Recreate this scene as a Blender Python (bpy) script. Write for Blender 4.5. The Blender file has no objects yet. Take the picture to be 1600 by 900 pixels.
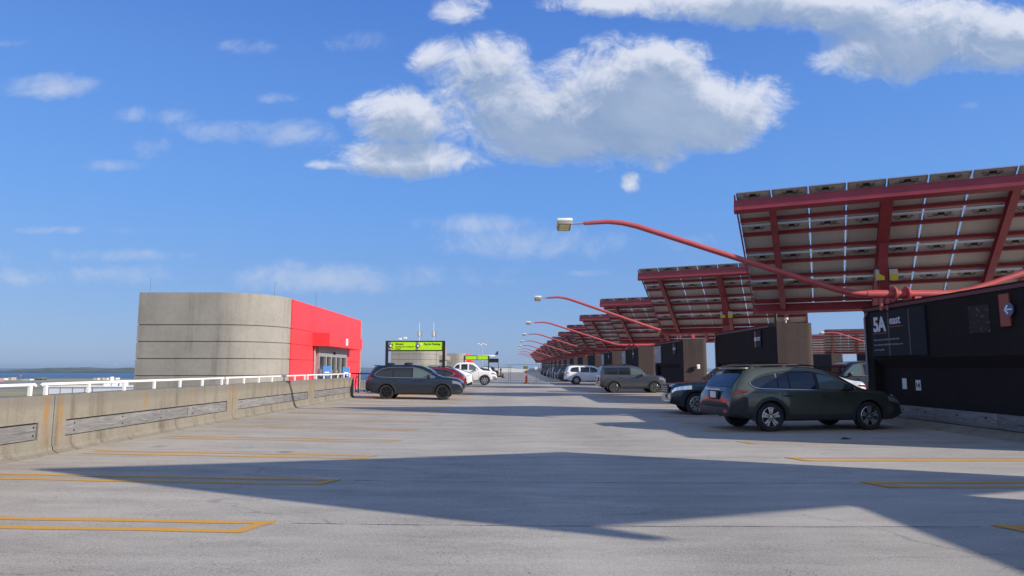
import bpy, bmesh, math, random
import numpy as np
from mathutils import Vector, Matrix, Euler
random.seed(7)
SC = bpy.context.scene
COL = SC.collection
R = math.radians
PI = math.pi

# ------------------------------------------------------------------ camera
EYE = 1.65
cam_d = bpy.data.cameras.new('camera'); cam = bpy.data.objects.new('camera', cam_d); COL.objects.link(cam)
cam_d.sensor_width = 36.0; cam_d.lens = 1067 / 1600 * 36
cam_d.clip_start = 0.1; cam_d.clip_end = 200000
cam.location = (0, 0, EYE); cam.rotation_euler = (R(90) + math.atan(125 / 1067), 0, 0)
SC.camera = cam

# ------------------------------------------------------------------ light
SUN_DIR = Vector((2.05, -0.88, 1.0)).normalized()          # towards the sun
SUN_EL = math.asin(SUN_DIR.z); SUN_AZ = math.atan2(SUN_DIR.x, SUN_DIR.y)   # clockwise from +Y
sun_d = bpy.data.lights.new('sun', 'SUN'); sun_d.energy = 5.0; sun_d.angle = R(0.53); sun_d.color = (1.0, 0.90, 0.76)
sun = bpy.data.objects.new('sun', sun_d); COL.objects.link(sun)
sun.rotation_euler = SUN_DIR.to_track_quat('Z', 'Y').to_euler()
SC.view_settings.view_transform = 'Standard'; SC.view_settings.look = 'None'
SC.view_settings.exposure = 0.3; SC.view_settings.gamma = 1.0

W = bpy.data.worlds.new('World'); SC.world = W; W.use_nodes = True
WT = W.node_tree; WT.nodes.clear()


class NT:
    """terse node building"""
    def __init__(s, tree): s.t = tree
    def n(s, typ, **kw):
        x = s.t.nodes.new(typ)
        for k, v in kw.items(): setattr(x, k, v)
        return x
    def put(s, sock, v):
        if hasattr(v, 'is_output'): s.t.links.new(v, sock)
        elif isinstance(v, (tuple, list)) and sock.type == 'RGBA' and len(v) == 3: sock.default_value = (*v, 1)
        else: sock.default_value = v
    def m(s, op, a, b=0.0, c=0.0, clamp=False):
        x = s.n('ShaderNodeMath', operation=op, use_clamp=clamp)
        for i, v in enumerate((a, b, c)): s.put(x.inputs[i], v)
        return x.outputs[0]
    def v(s, op, a, b=(0, 0, 0)):
        x = s.n('ShaderNodeVectorMath', operation=op); s.put(x.inputs[0], a); s.put(x.inputs[1], b)
        return x.outputs[0]
    def noise(s, vec, scale, detail=4.0, rough=0.55, dist=0.0):
        x = s.n('ShaderNodeTexNoise'); s.put(x.inputs['Vector'], vec); x.inputs['Scale'].default_value = scale
        x.inputs['Detail'].default_value = detail; x.inputs['Roughness'].default_value = rough; x.inputs['Distortion'].default_value = dist
        return x.outputs['Fac']
    def step(s, v, lo, hi, a=0.0, b=1.0):
        x = s.n('ShaderNodeMapRange', interpolation_type='SMOOTHSTEP'); s.put(x.inputs[0], v)
        for i, q in enumerate((lo, hi, a, b)): s.put(x.inputs[i + 1], q)
        return x.outputs[0]
    def mix(s, f, a, b, mode='MIX'):
        x = s.n('ShaderNodeMix', data_type='RGBA', blend_type=mode)
        s.put(x.inputs[0], f); s.put(x.inputs[6], a); s.put(x.inputs[7], b)
        return x.outputs[2]
    def xyz(s, vec):
        x = s.n('ShaderNodeSeparateXYZ'); s.put(x.inputs[0], vec); return x.outputs
    def comb(s, a, b, c):
        x = s.n('ShaderNodeCombineXYZ')
        for i, q in enumerate((a, b, c)): s.put(x.inputs[i], q)
        return x.outputs[0]


def build_sky():
    k = NT(WT)
    sky = k.n('ShaderNodeTexSky', sky_type='NISHITA', sun_disc=False)
    sky.sun_elevation = SUN_EL; sky.sun_rotation = SUN_AZ
    sky.altitude = 0; sky.air_density = 1.0; sky.dust_density = 0.35; sky.ozone_density = 3.2
    tc = k.n('ShaderNodeTexCoord').outputs['Generated']
    X, Y, Z = k.xyz(tc)[:3]
    ys = k.m('MAXIMUM', Y, 0.06)
    u = k.m('DIVIDE', X, ys); v = k.m('DIVIDE', Z, ys)
    def uv(px, py):
        a = (px - 800) / 1067; b = -(py - 450) / 1067; th = math.atan(125 / 1067); c, s = math.cos(th), math.sin(th)
        return a / (c - b * s), (s + b * c) / (c - b * s)

    def field(u, v, blobs, bias=0.45):
        out = None
        for px, py, rx, ry, *w in blobs:
            u0, v0 = uv(px, py); sx, sy = rx / 1067, ry / 1067; w = w[0] if w else 1.0
            a = k.m('MULTIPLY_ADD', u, 1 / sx, -u0 / sx); b = k.m('MULTIPLY_ADD', v, 1 / sy, -v0 / sy)
            q = k.m('MULTIPLY_ADD', a, a, k.m('MULTIPLY', b, b))
            q = k.m('MULTIPLY_ADD', q, -0.45 * w, w - bias)
            out = q if out is None else k.m('SMOOTH_MAX', out, q, 0.25)
        return k.m('MAXIMUM', out, -1.6)
    CUM = [(1000, 125, 130, 62, 1.2), (1110, 165, 95, 55, 1.15), (920, 190, 190, 60, 1.3), (1175, 150, 70, 34, 1.0), (1215, 152, 36, 16, .8), (745, 110, 75, 50, .95), (690, 95, 45, 28, .8), (800, 70, 35, 26, .75),
           (625, 185, 65, 42, 1.1), (640, 248, 105, 28, 1.0), (800, 165, 110, 60, 1.0), (1110, 222, 60, 18, .85), (515, 258, 34, 9, .72), (715, 12, 45, 22, 0.85),
           (950, 2, 90, 22, 1.0), (1050, 0, 80, 30, 1.0), (1190, 4, 110, 38, 1.15), (1320, 20, 110, 36, 1.0), (1400, 70, 100, 50, 1.1), (1335, 98, 70, 28, .95), (1480, 50, 110, 58, 1.15), (1570, 55, 90, 50, 1.1),
           (985, 284, 16, 15, .72), (1025, 256, 22, 14, .62)]
    def density(u, v):
        p = k.comb(u, v, 0.0)
        n1 = k.noise(k.v('MULTIPLY', p, (1, 1.35, 1)), 6.0, 8, 0.60, 0.6)
        n2 = k.noise(k.v('ADD', k.v('MULTIPLY', p, (1, 1.2, 1)), (3.7, 1.9, 0.4)), 17.0, 9, 0.70, 0.7)
        nw = k.m('ADD', k.m('MULTIPLY', k.m('SUBTRACT', n1, 0.5), 2.6), k.m('MULTIPLY', k.m('SUBTRACT', n2, 0.5), 1.3))
        nc = k.m('ADD', k.m('MULTIPLY', k.m('SUBTRACT', n1, 0.5), 1.7), k.m('MULTIPLY', k.m('SUBTRACT', n2, 0.5), 1.5))
        return k.m('ADD', field(u, v, CUM, 0.28), nc), nw, n1
    d, nw, n1 = density(u, v)
    d_up, _, n1u = density(k.m('ADD', u, 0.008), k.m('ADD', v, 0.034))
    wisp = field(u, v, [(575, 65, 44, 18, .6), (385, 75, 44, 12, .52), (230, 180, 62, 12, .56), (370, 205, 72, 18, .66), (460, 210, 52, 20, .66),
                  (430, 153, 24, 9, .62), (165, 258, 50, 9, .58), (85, 135, 58, 15, .54), (232, 232, 28, 16, .46), (20, 66, 24, 7, .42),
                  (750, 352, 90, 14, .6), (850, 378, 180, 22, .56), (530, 176, 12, 8, .5), (1510, 164, 18, 7, .52), (925, 427, 28, 5, .48),
                  (200, 430, 220, 12, .42), (500, 432, 220, 17, .44), (700, 440, 90, 7, .36), (90, 400, 140, 8, .36), (120, 360, 120, 5, .34)], 0.12)
    # generic cloud for the unseen rest of the sky, cover raised to brighten ambient light
    zz = k.m('MAXIMUM', Z, 0.05)
    lay = k.comb(k.m('DIVIDE', X, zz), k.m('DIVIDE', Y, zz), 2.0)
    gen = k.noise(lay, 0.8, 7, 0.6)
    front = k.step(Y, 0.25, 0.5, 1.0, 0.0)
    gen_a = k.m('MULTIPLY', k.step(gen, 0.42, 0.58), k.m('MULTIPLY', front, k.step(Z, 0.0, 0.12)))
    vis = k.step(Y, 0.1, 0.3)
    ca = k.m('MULTIPLY', k.step(d, -0.10, 0.62), vis)
    wa = k.m('MULTIPLY', k.m('MULTIPLY', k.step(k.m('ADD', wisp, nw), -0.1, 1.1), 0.68), vis)
    alpha = k.m('MAXIMUM', k.m('MULTIPLY', ca, 0.97), k.m('MAXIMUM', wa, gen_a))
    # self-shading: cloud above a point (towards the sun) greys it
    sh = k.m('MULTIPLY', k.step(k.m('MULTIPLY_ADD', k.m('SUBTRACT', n1u, 0.5), 0.8, d_up), -0.1, 0.85), k.step(d, -0.1, 0.35))
    sh = k.m('MULTIPLY', sh, k.m('MULTIPLY_ADD', k.m('SUBTRACT', n1, 0.5), -0.9, 0.92))
    sh = k.m('ADD', sh, k.step(d, 0.0, 0.4, 0.25, 0.0))
    ccol = k.mix(k.m('MINIMUM', sh, 1.0), (0.585, 0.62, 0.715), (0.215, 0.305, 0.470))
    bg = k.n('ShaderNodeBackground'); bg.inputs['Strength'].default_value = 1.0
    el = k.m('MAXIMUM', Z, 0.0)
    ramp = k.n('ShaderNodeValToRGB'); k.put(ramp.inputs[0], el)
    cr = ramp.color_ramp
    cr.elements[0].position = 0.0; cr.elements[0].color = (0.175, 0.290, 0.520, 1)
    cr.elements[1].position = 1.0; cr.elements[1].color = (0.075, 0.165, 0.420, 1)
    for p_, c_ in ((.06, (.160, .292, .575)), (.22, (.112, .288, .695)), (.36, (.090, .245, .660)), (.50, (.061, .183, .585)), (.75, (.055, .150, .460))):
        e_ = cr.elements.new(p_); e_.color = (*c_, 1)
    nish = k.v('MULTIPLY', sky.outputs[0], (0.11, 0.11, 0.11))
    k.put(bg.inputs['Color'], k.mix(0.80, nish, ramp.outputs[0]))
    bc = k.n('ShaderNodeBackground'); bc.inputs['Strength'].default_value = 1.0; k.put(bc.inputs['Color'], ccol)
    ms = k.n('ShaderNodeMixShader'); k.put(ms.inputs[0], alpha); k.put(ms.inputs[1], bg.outputs[0]); k.put(ms.inputs[2], bc.outputs[0])
    out = k.n('ShaderNodeOutputWorld'); k.put(out.inputs[0], ms.outputs[0])


build_sky()
try:
    W.cycles.sampling_method = 'MANUAL'; W.cycles.sample_map_resolution = 512
except Exception:
    pass

# ------------------------------------------------------------------ materials
MATS = {}


def pmat(name, base, rough=0.6, metal=0.0, coat=0.0, spec=0.5, var=0.0, vscale=3.0, bump=0.0, bscale=60.0, trans=0.0):
    if name in MATS: return MATS[name]
    m = bpy.data.materials.new(name); m.use_nodes = True; k = NT(m.node_tree)
    b = m.node_tree.nodes['Principled BSDF']
    b.inputs['Roughness'].default_value = rough; b.inputs['Metallic'].default_value = metal
    b.inputs['Coat Weight'].default_value = coat; b.inputs['Coat Roughness'].default_value = 0.04
    b.inputs['Specular IOR Level'].default_value = spec; b.inputs['Transmission Weight'].default_value = trans
    b.inputs['Base Color'].default_value = (*base, 1)
    if var or bump:
        pos = k.n('ShaderNodeNewGeometry').outputs['Position']
        if var:
            f = k.noise(pos, vscale, 5, 0.6)
            c = k.mix(k.step(f, 0.3, 0.7), tuple(x * (1 - var) for x in base), tuple(min(1, x * (1 + var)) for x in base))
            k.put(b.inputs['Base Color'], c)
        if bump:
            bn = k.n('ShaderNodeBump'); bn.inputs['Strength'].default_value = bump; bn.inputs['Distance'].default_value = 0.01
            k.put(bn.inputs['Height'], k.noise(pos, bscale, 3, 0.6)); k.put(b.inputs['Normal'], bn.outputs[0])
    MATS[name] = m
    return m


def concrete(name, base, streak=0.25, speck=0.2, rust=False, tint=(1.0, 0.93, 0.82), bump=0.35):
    m = bpy.data.materials.new(name); m.use_nodes = True; k = NT(m.node_tree); b = m.node_tree.nodes['Principled BSDF']
    b.inputs['Roughness'].default_value = 0.88; b.inputs['Specular IOR Level'].default_value = 0.25
    pos = k.n('ShaderNodeNewGeometry').outputs['Position']
    x, y, z = k.xyz(pos)[:3]
    big = k.noise(pos, 0.7, 5, 0.6); mid = k.noise(pos, 6, 5, 0.65); fine = k.noise(pos, 55, 3, 0.7)
    st = k.noise(k.v('MULTIPLY', pos, (3.2, 3.2, 0.22)), 1.0, 6, 0.65)
    f = k.m('ADD', k.m('MULTIPLY', k.m('SUBTRACT', big, .5), 0.5), k.m('MULTIPLY', k.m('SUBTRACT', mid, .5), 0.35))
    f = k.m('ADD', f, k.m('MULTIPLY', k.m('SUBTRACT', fine, .5), speck * 2.2))
    f = k.m('SUBTRACT', f, k.m('MULTIPLY', k.step(st, 0.5, 0.75), streak))
    f = k.m('ADD', f, 1.0)
    c = k.v('MULTIPLY', base, k.comb(f, f, f))
    c = k.mix(k.step(st, 0.35, 0.6, 0.0, 0.5), c, k.v('MULTIPLY', c, tint))
    if rust:      # rust runs under the end posts of every rail section
        d = k.m('ABSOLUTE', k.m('SUBTRACT', k.m('MODULO', k.m('ADD', y, 7.88 * 20 - 12.43 + 3.94), 7.88), 3.94))
        w = k.m('ADD', d, k.m('MULTIPLY', k.m('SUBTRACT', k.noise(k.v('MULTIPLY', pos, (6, 6, 1.2)), 1.5, 3), .5), 0.22))
        s1 = k.m('MULTIPLY', k.step(w, 0.10, 0.17), k.step(w, 0.20, 0.30, 1.0, 0.0))
        s1 = k.m('MULTIPLY', s1, k.step(z, 0.15, 0.9, 0.12, 0.8))
        c = k.mix(s1, c, (0.30, 0.165, 0.055))
        for o_ in (3.1, 5.3):
            d2 = k.m('ABSOLUTE', k.m('SUBTRACT', k.m('MODULO', k.m('ADD', y, 7.88 * 20 - 12.43 + 3.94 - o_), 7.88), 3.94))
            w2 = k.m('ADD', d2, k.m('MULTIPLY', k.m('SUBTRACT', k.noise(k.v('MULTIPLY', pos, (6, 6, 1.2)), 2.0, 3), .5), 0.14))
            c = k.mix(k.m('MULTIPLY', k.step(w2, 0.03, 0.10, 1.0, 0.0), k.step(z, 0.55, 0.95, 0.0, 0.6)), c, (0.27, 0.16, 0.06))
        vo = k.n('ShaderNodeTexVoronoi'); k.put(vo.inputs['Vector'], pos); vo.inputs['Scale'].default_value = 34
        c = k.mix(k.m('MULTIPLY', k.step(vo.outputs['Distance'], 0.15, 0.38, 1.0, 0.0), 0.35), c, (0.10, 0.095, 0.085))
        c = k.mix(k.m('MULTIPLY', k.step(k.m('ADD', z, k.m('MULTIPLY', mid, 0.25)), 1.02, 1.20), 0.45), c, (0.13, 0.125, 0.115))
    k.put(b.inputs['Base Color'], c)
    bn = k.n('ShaderNodeBump'); bn.inputs['Strength'].default_value = bump; bn.inputs['Distance'].default_value = 0.012
    k.put(bn.inputs['Height'], k.m('ADD', k.m('MULTIPLY', mid, 0.5), fine)); k.put(b.inputs['Normal'], bn.outputs[0])
    return m


def deck_material():
    m = bpy.data.materials.new('deck_concrete'); m.use_nodes = True; k = NT(m.node_tree); b = m.node_tree.nodes['Principled BSDF']
    b.inputs['Roughness'].default_value = 0.92; b.inputs['Specular IOR Level'].default_value = 0.12
    pos = k.n('ShaderNodeNewGeometry').outputs['Position']
    x, y, z = k.xyz(pos)[:3]
    big = k.noise(pos, 0.25, 5, 0.6); mid = k.noise(k.v('MULTIPLY', pos, (0.5, 1.6, 1)), 1.6, 6, 0.65); fine = k.noise(pos, 38, 4, 0.75)
    trow = k.noise(k.v('MULTIPLY', pos, (0.05, 1.3, 1)), 1.4, 5, 0.6)
    bay = k.n('ShaderNodeTexWhiteNoise', noise_dimensions='2D')
    k.put(bay.inputs['Vector'], k.comb(k.m('FLOOR', k.m('DIVIDE', k.m('ADD', y, 1.05), 2.75)), k.m('FLOOR', k.m('DIVIDE', k.m('ADD', x, 15.0), 40.0)), 0))
    f = k.m('MULTIPLY', k.m('SUBTRACT', big, .5), 0.35)
    f = k.m('MULTIPLY_ADD', k.m('SUBTRACT', mid, .5), 0.62, f)
    f = k.m('MULTIPLY_ADD', k.m('SUBTRACT', trow, .5), 0.42, f)
    f = k.m('MULTIPLY_ADD', k.m('SUBTRACT', fine, .5), 0.95, f)
    f = k.m('MULTIPLY_ADD', k.m('SUBTRACT', bay.outputs['Value'], .5), 0.07, f)
    vo = k.n('ShaderNodeTexVoronoi'); k.put(vo.inputs['Vector'], pos); vo.inputs['Scale'].default_value = 22
    pit = k.m('MULTIPLY', k.step(vo.outputs['Distance'], 0.10, 0.26, 1.0, 0.0), k.step(k.noise(pos, 1.1, 4, .6), 0.50, 0.66))
    f = k.m('MULTIPLY_ADD', pit, -0.62, f)
    gr = k.noise(pos, 130, 2, 0.8)
    f = k.m('MULTIPLY_ADD', k.m('SUBTRACT', gr, .5), 1.0, f)
    f = k.m('MULTIPLY_ADD', k.step(gr, 0.36, 0.44, 1.0, 0.0), k.m('MULTIPLY_ADD', k.step(k.noise(k.v('MULTIPLY', pos, (.35, 1, 1)), .9, 4, .6), .42, .62), -0.42, -0.08), f)
    oil = k.step(k.noise(k.v('MULTIPLY', pos, (0.6, 1.2, 1)), 0.9, 4, 0.6), 0.62, 0.78)
    f = k.m('MULTIPLY_ADD', oil, -0.16, f)
    # fine random cracks, tyre-dark wheel paths and drips in the stalls
    wp = k.v('ADD', pos, k.v('MULTIPLY', k.comb(k.noise(pos, 1.3, 4, .6), k.noise(k.v('ADD', pos, (9, 4, 1)), 1.3, 4, .6), 0.0), (0.9, 0.9, 0)))
    ve = k.n('ShaderNodeTexVoronoi', feature='DISTANCE_TO_EDGE'); k.put(ve.inputs['Vector'], k.v('MULTIPLY', wp, (0.30, 0.42, 0))); ve.inputs['Scale'].default_value = 1.0
    crk = k.m('MULTIPLY', k.step(ve.outputs['Distance'], 0.0015, 0.0045, 1.0, 0.0), k.step(k.noise(pos, .35, 3, .6), .46, .56))
    f = k.m('MULTIPLY_ADD', crk, -0.22, f)
    dr = k.n('ShaderNodeTexVoronoi'); k.put(dr.inputs['Vector'], k.v('MULTIPLY', wp, (0.9, 0.55, 0))); dr.inputs['Scale'].default_value = 1.0
    stall = k.m('MAXIMUM', k.step(x, -3.6, -3.0, 1.0, 0.0), k.step(x, 5.6, 6.2))
    drip = k.m('MULTIPLY', k.m('MULTIPLY', k.step(dr.outputs['Distance'], 0.05, 0.20, 1.0, 0.0), k.step(mid, .42, .58)), k.m('MULTIPLY_ADD', stall, 0.8, 0.2))
    f = k.m('MULTIPLY_ADD', drip, -0.38, f)
    path = k.m('MULTIPLY', k.m('SINE', k.m('MULTIPLY', x, 2.1)), k.step(k.m('ABSOLUTE', k.m('SUBTRACT', x, 1.3)), 2.2, 3.6, 0.05, 0.0))
    f = k.m('ADD', f, path)
    f = k.m('ADD', f, 1.0)
    base = k.mix(k.step(x, -9.0, -1.0, 1.0, 0.0), (0.390, 0.366, 0.326), (0.40, 0.358, 0.296))
    k.put(b.inputs['Base Color'], k.v('MULTIPLY', base, k.comb(f, f, f)))
    bn = k.n('ShaderNodeBump'); bn.inputs['Strength'].default_value = 0.4; bn.inputs['Distance'].default_value = 0.01
    k.put(bn.inputs['Height'], k.m('ADD', fine, k.m('MULTIPLY', pit, -1.0))); k.put(b.inputs['Normal'], bn.outputs[0])
    return m


def worn_paint(name, base, under=(0.37, 0.345, 0.31), wear=0.5):
    m = bpy.data.materials.new(name); m.use_nodes = True; k = NT(m.node_tree); b = m.node_tree.nodes['Principled BSDF']
    b.inputs['Roughness'].default_value = 0.75
    pos = k.n('ShaderNodeNewGeometry').outputs['Position']
    n = k.m('ADD', k.m('MULTIPLY', k.noise(pos, 9, 5, .7), 0.6), k.m('MULTIPLY', k.noise(pos, 60, 3, .7), 0.4))
    k.put(b.inputs['Base Color'], k.mix(k.step(n, wear - 0.06, wear + 0.10), base, under))
    return m


def timber(name, base):
    m = bpy.data.materials.new(name); m.use_nodes = True; k = NT(m.node_tree); b = m.node_tree.nodes['Principled BSDF']
    b.inputs['Roughness'].default_value = 0.85
    pos = k.n('ShaderNodeNewGeometry').outputs['Position']
    info = k.n('ShaderNodeObjectInfo').outputs['Random']
    g = k.noise(k.v('MULTIPLY', pos, (8, 1.1, 14)), 1.6, 6, 0.65, 1.2)
    kn = k.noise(k.v('MULTIPLY', pos, (1, 1.0, 2.2)), 2.2, 3, .6)
    f = k.m('MULTIPLY_ADD', k.m('SUBTRACT', g, .5), 2.4, 1.0)
    f = k.m('MULTIPLY_ADD', k.step(kn, 0.62, 0.74), -0.45, f)
    f = k.m('MULTIPLY', f, k.m('MULTIPLY_ADD', info, 0.35, 0.85))
    k.put(b.inputs['Base Color'], k.v('MULTIPLY', base, k.comb(f, f, f)))
    bn = k.n('ShaderNodeBump'); bn.inputs['Strength'].default_value = 0.5; bn.inputs['Distance'].default_value = 0.01
    k.put(bn.inputs['Height'], g); k.put(b.inputs['Normal'], bn.outputs[0])
    return m


M_DECK = deck_material()
M_PARAPET = concrete('parapet_concrete', (0.222, 0.204, 0.172), 0.50, 0.6, rust=True, tint=(1, .96, .88))
M_TOWER = concrete('tower_concrete', (0.285, 0.273, 0.252), 0.22, 0.16, tint=(1, .97, .92))
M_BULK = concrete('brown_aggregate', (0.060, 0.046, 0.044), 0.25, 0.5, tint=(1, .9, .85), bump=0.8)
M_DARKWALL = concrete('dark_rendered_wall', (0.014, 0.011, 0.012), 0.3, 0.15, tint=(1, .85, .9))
M_RED = pmat('red_cladding', (0.82, 0.046, 0.056), 0.5, var=0.10, vscale=0.5)
M_STEEL = pmat('red_steel_paint', (0.30, 0.040, 0.051), 0.42, var=0.10, vscale=1.5)
M_PIPE = pmat('salmon_pipe_paint', (0.46, 0.085, 0.092), 0.38, var=0.08, vscale=2)
M_ALU = pmat('aluminium', (0.62, 0.63, 0.65), 0.38, 0.85)
M_GALV = pmat('galvanised', (0.45, 0.46, 0.47), 0.5, 0.6, var=.1)
M_BACK = pmat('panel_backsheet', (0.54, 0.50, 0.465), 0.6, var=0.05, vscale=1.2)
M_CELL = pmat('solar_cells', (0.012, 0.016, 0.035), 0.12, 0, 0.6)
M_BLACK = pmat('black_plastic', (0.012, 0.012, 0.013), 0.5)
M_BLKMETAL = pmat('black_metal', (0.015, 0.015, 0.016), 0.35)
M_WHITE = pmat('white_paint', (0.80, 0.80, 0.80), 0.4)
M_WHITEST = pmat('white_sheet', (0.78, 0.79, 0.80), 0.5)
M_YELLOW = worn_paint('yellow_line_paint', (0.60, 0.30, 0.025), wear=0.57)
M_YELLOW2 = worn_paint('worn_yellow_line_paint', (0.56, 0.30, 0.05), wear=0.53)
M_JOINT = worn_paint('joint_sealant', (0.09, 0.09, 0.09), wear=0.50)
M_YELLOW3 = worn_paint('fresh_yellow_paint', (0.80, 0.42, 0.012), wear=0.72)
M_TIMBER = timber('weathered_timber', (0.175, 0.172, 0.175))
M_LIME = pmat('lime_sign', (0.45, 0.82, 0.0), 0.4)
M_SIGNGREY = pmat('sign_grey', (0.22, 0.23, 0.27), 0.4)
M_SIGNDARK = pmat('dark_sign', (0.016, 0.021, 0.028), 0.6, spec=.12)
M_TEXTPALE = pmat('pale_lettering', (0.62, 0.65, 0.74), 0.5)
M_TEXTDIM = pmat('faded_lettering', (0.26, 0.28, 0.30), 0.5)
M_TEXTBLK = pmat('black_lettering', (0.02, 0.03, 0.02), 0.5)
M_ORANGE = pmat('orange_strip', (0.26, 0.055, 0.03), 0.5)
M_CONE = pmat('orange_rubber', (0.75, 0.09, 0.02), 0.5)
M_BLUE = pmat('blue_board', (0.03, 0.17, 0.48), 0.4)
M_TYRE = pmat('tyre_rubber', (0.016, 0.016, 0.016), 0.75)
M_RIM = pmat('bright_alloy', (0.55, 0.55, 0.56), 0.28, 0.9)
M_RIMDK = pmat('grey_alloy', (0.22, 0.22, 0.23), 0.35, 0.8)
M_RIMBLK = pmat('black_alloy', (0.012, 0.012, 0.014), 0.25, 0.3)
M_CLAD = pmat('grey_cladding', (0.022, 0.023, 0.025), 0.6)
M_CHROME = pmat('chrome', (0.75, 0.75, 0.77), 0.12, 1.0)
M_GLASS = pmat('dark_car_glass', (0.014, 0.018, 0.022), 0.03, 0, 0, 0.7)
M_GLASSLT = pmat('seen_through_light_glass', (0.085, 0.125, 0.12), 0.04, 0, 0, 0.7)  # opaque glass, light seen through the cabin is put into this paler colour
M_LENS = pmat('headlight_lens', (0.20, 0.21, 0.23), 0.08, 0.2, 0.6)
M_TAIL = pmat('taillight_lens', (0.22, 0.008, 0.010), 0.1, 0, 0.6)
M_TAILDK = pmat('dark_taillight_lens', (0.11, 0.012, 0.015), 0.1, 0, 0.6)
M_PLATE = pmat('plate_white', (0.6, 0.62, 0.66), 0.4)
M_AMBER = pmat('amber_lens', (0.6, 0.18, 0.01), 0.2)
M_LAMPLENS = pmat('lamp_refractor', (0.80, 0.74, 0.30), 0.3, var=.15, vscale=25)
M_LAMPBODY = pmat('lamp_housing', (0.30, 0.28, 0.25), 0.5)
M_DOORGLASS = pmat('door_glass', (0.03, 0.035, 0.04), 0.06)
M_BOXYEL = pmat('yellow_label', (0.62, 0.52, 0.02), 0.5)
M_COPING = pmat('coping_metal', (0.10, 0.025, 0.03), 0.5)
M_BUILDLT = pmat('pale_building', (0.60, 0.60, 0.60), 0.6, var=.05)


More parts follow.
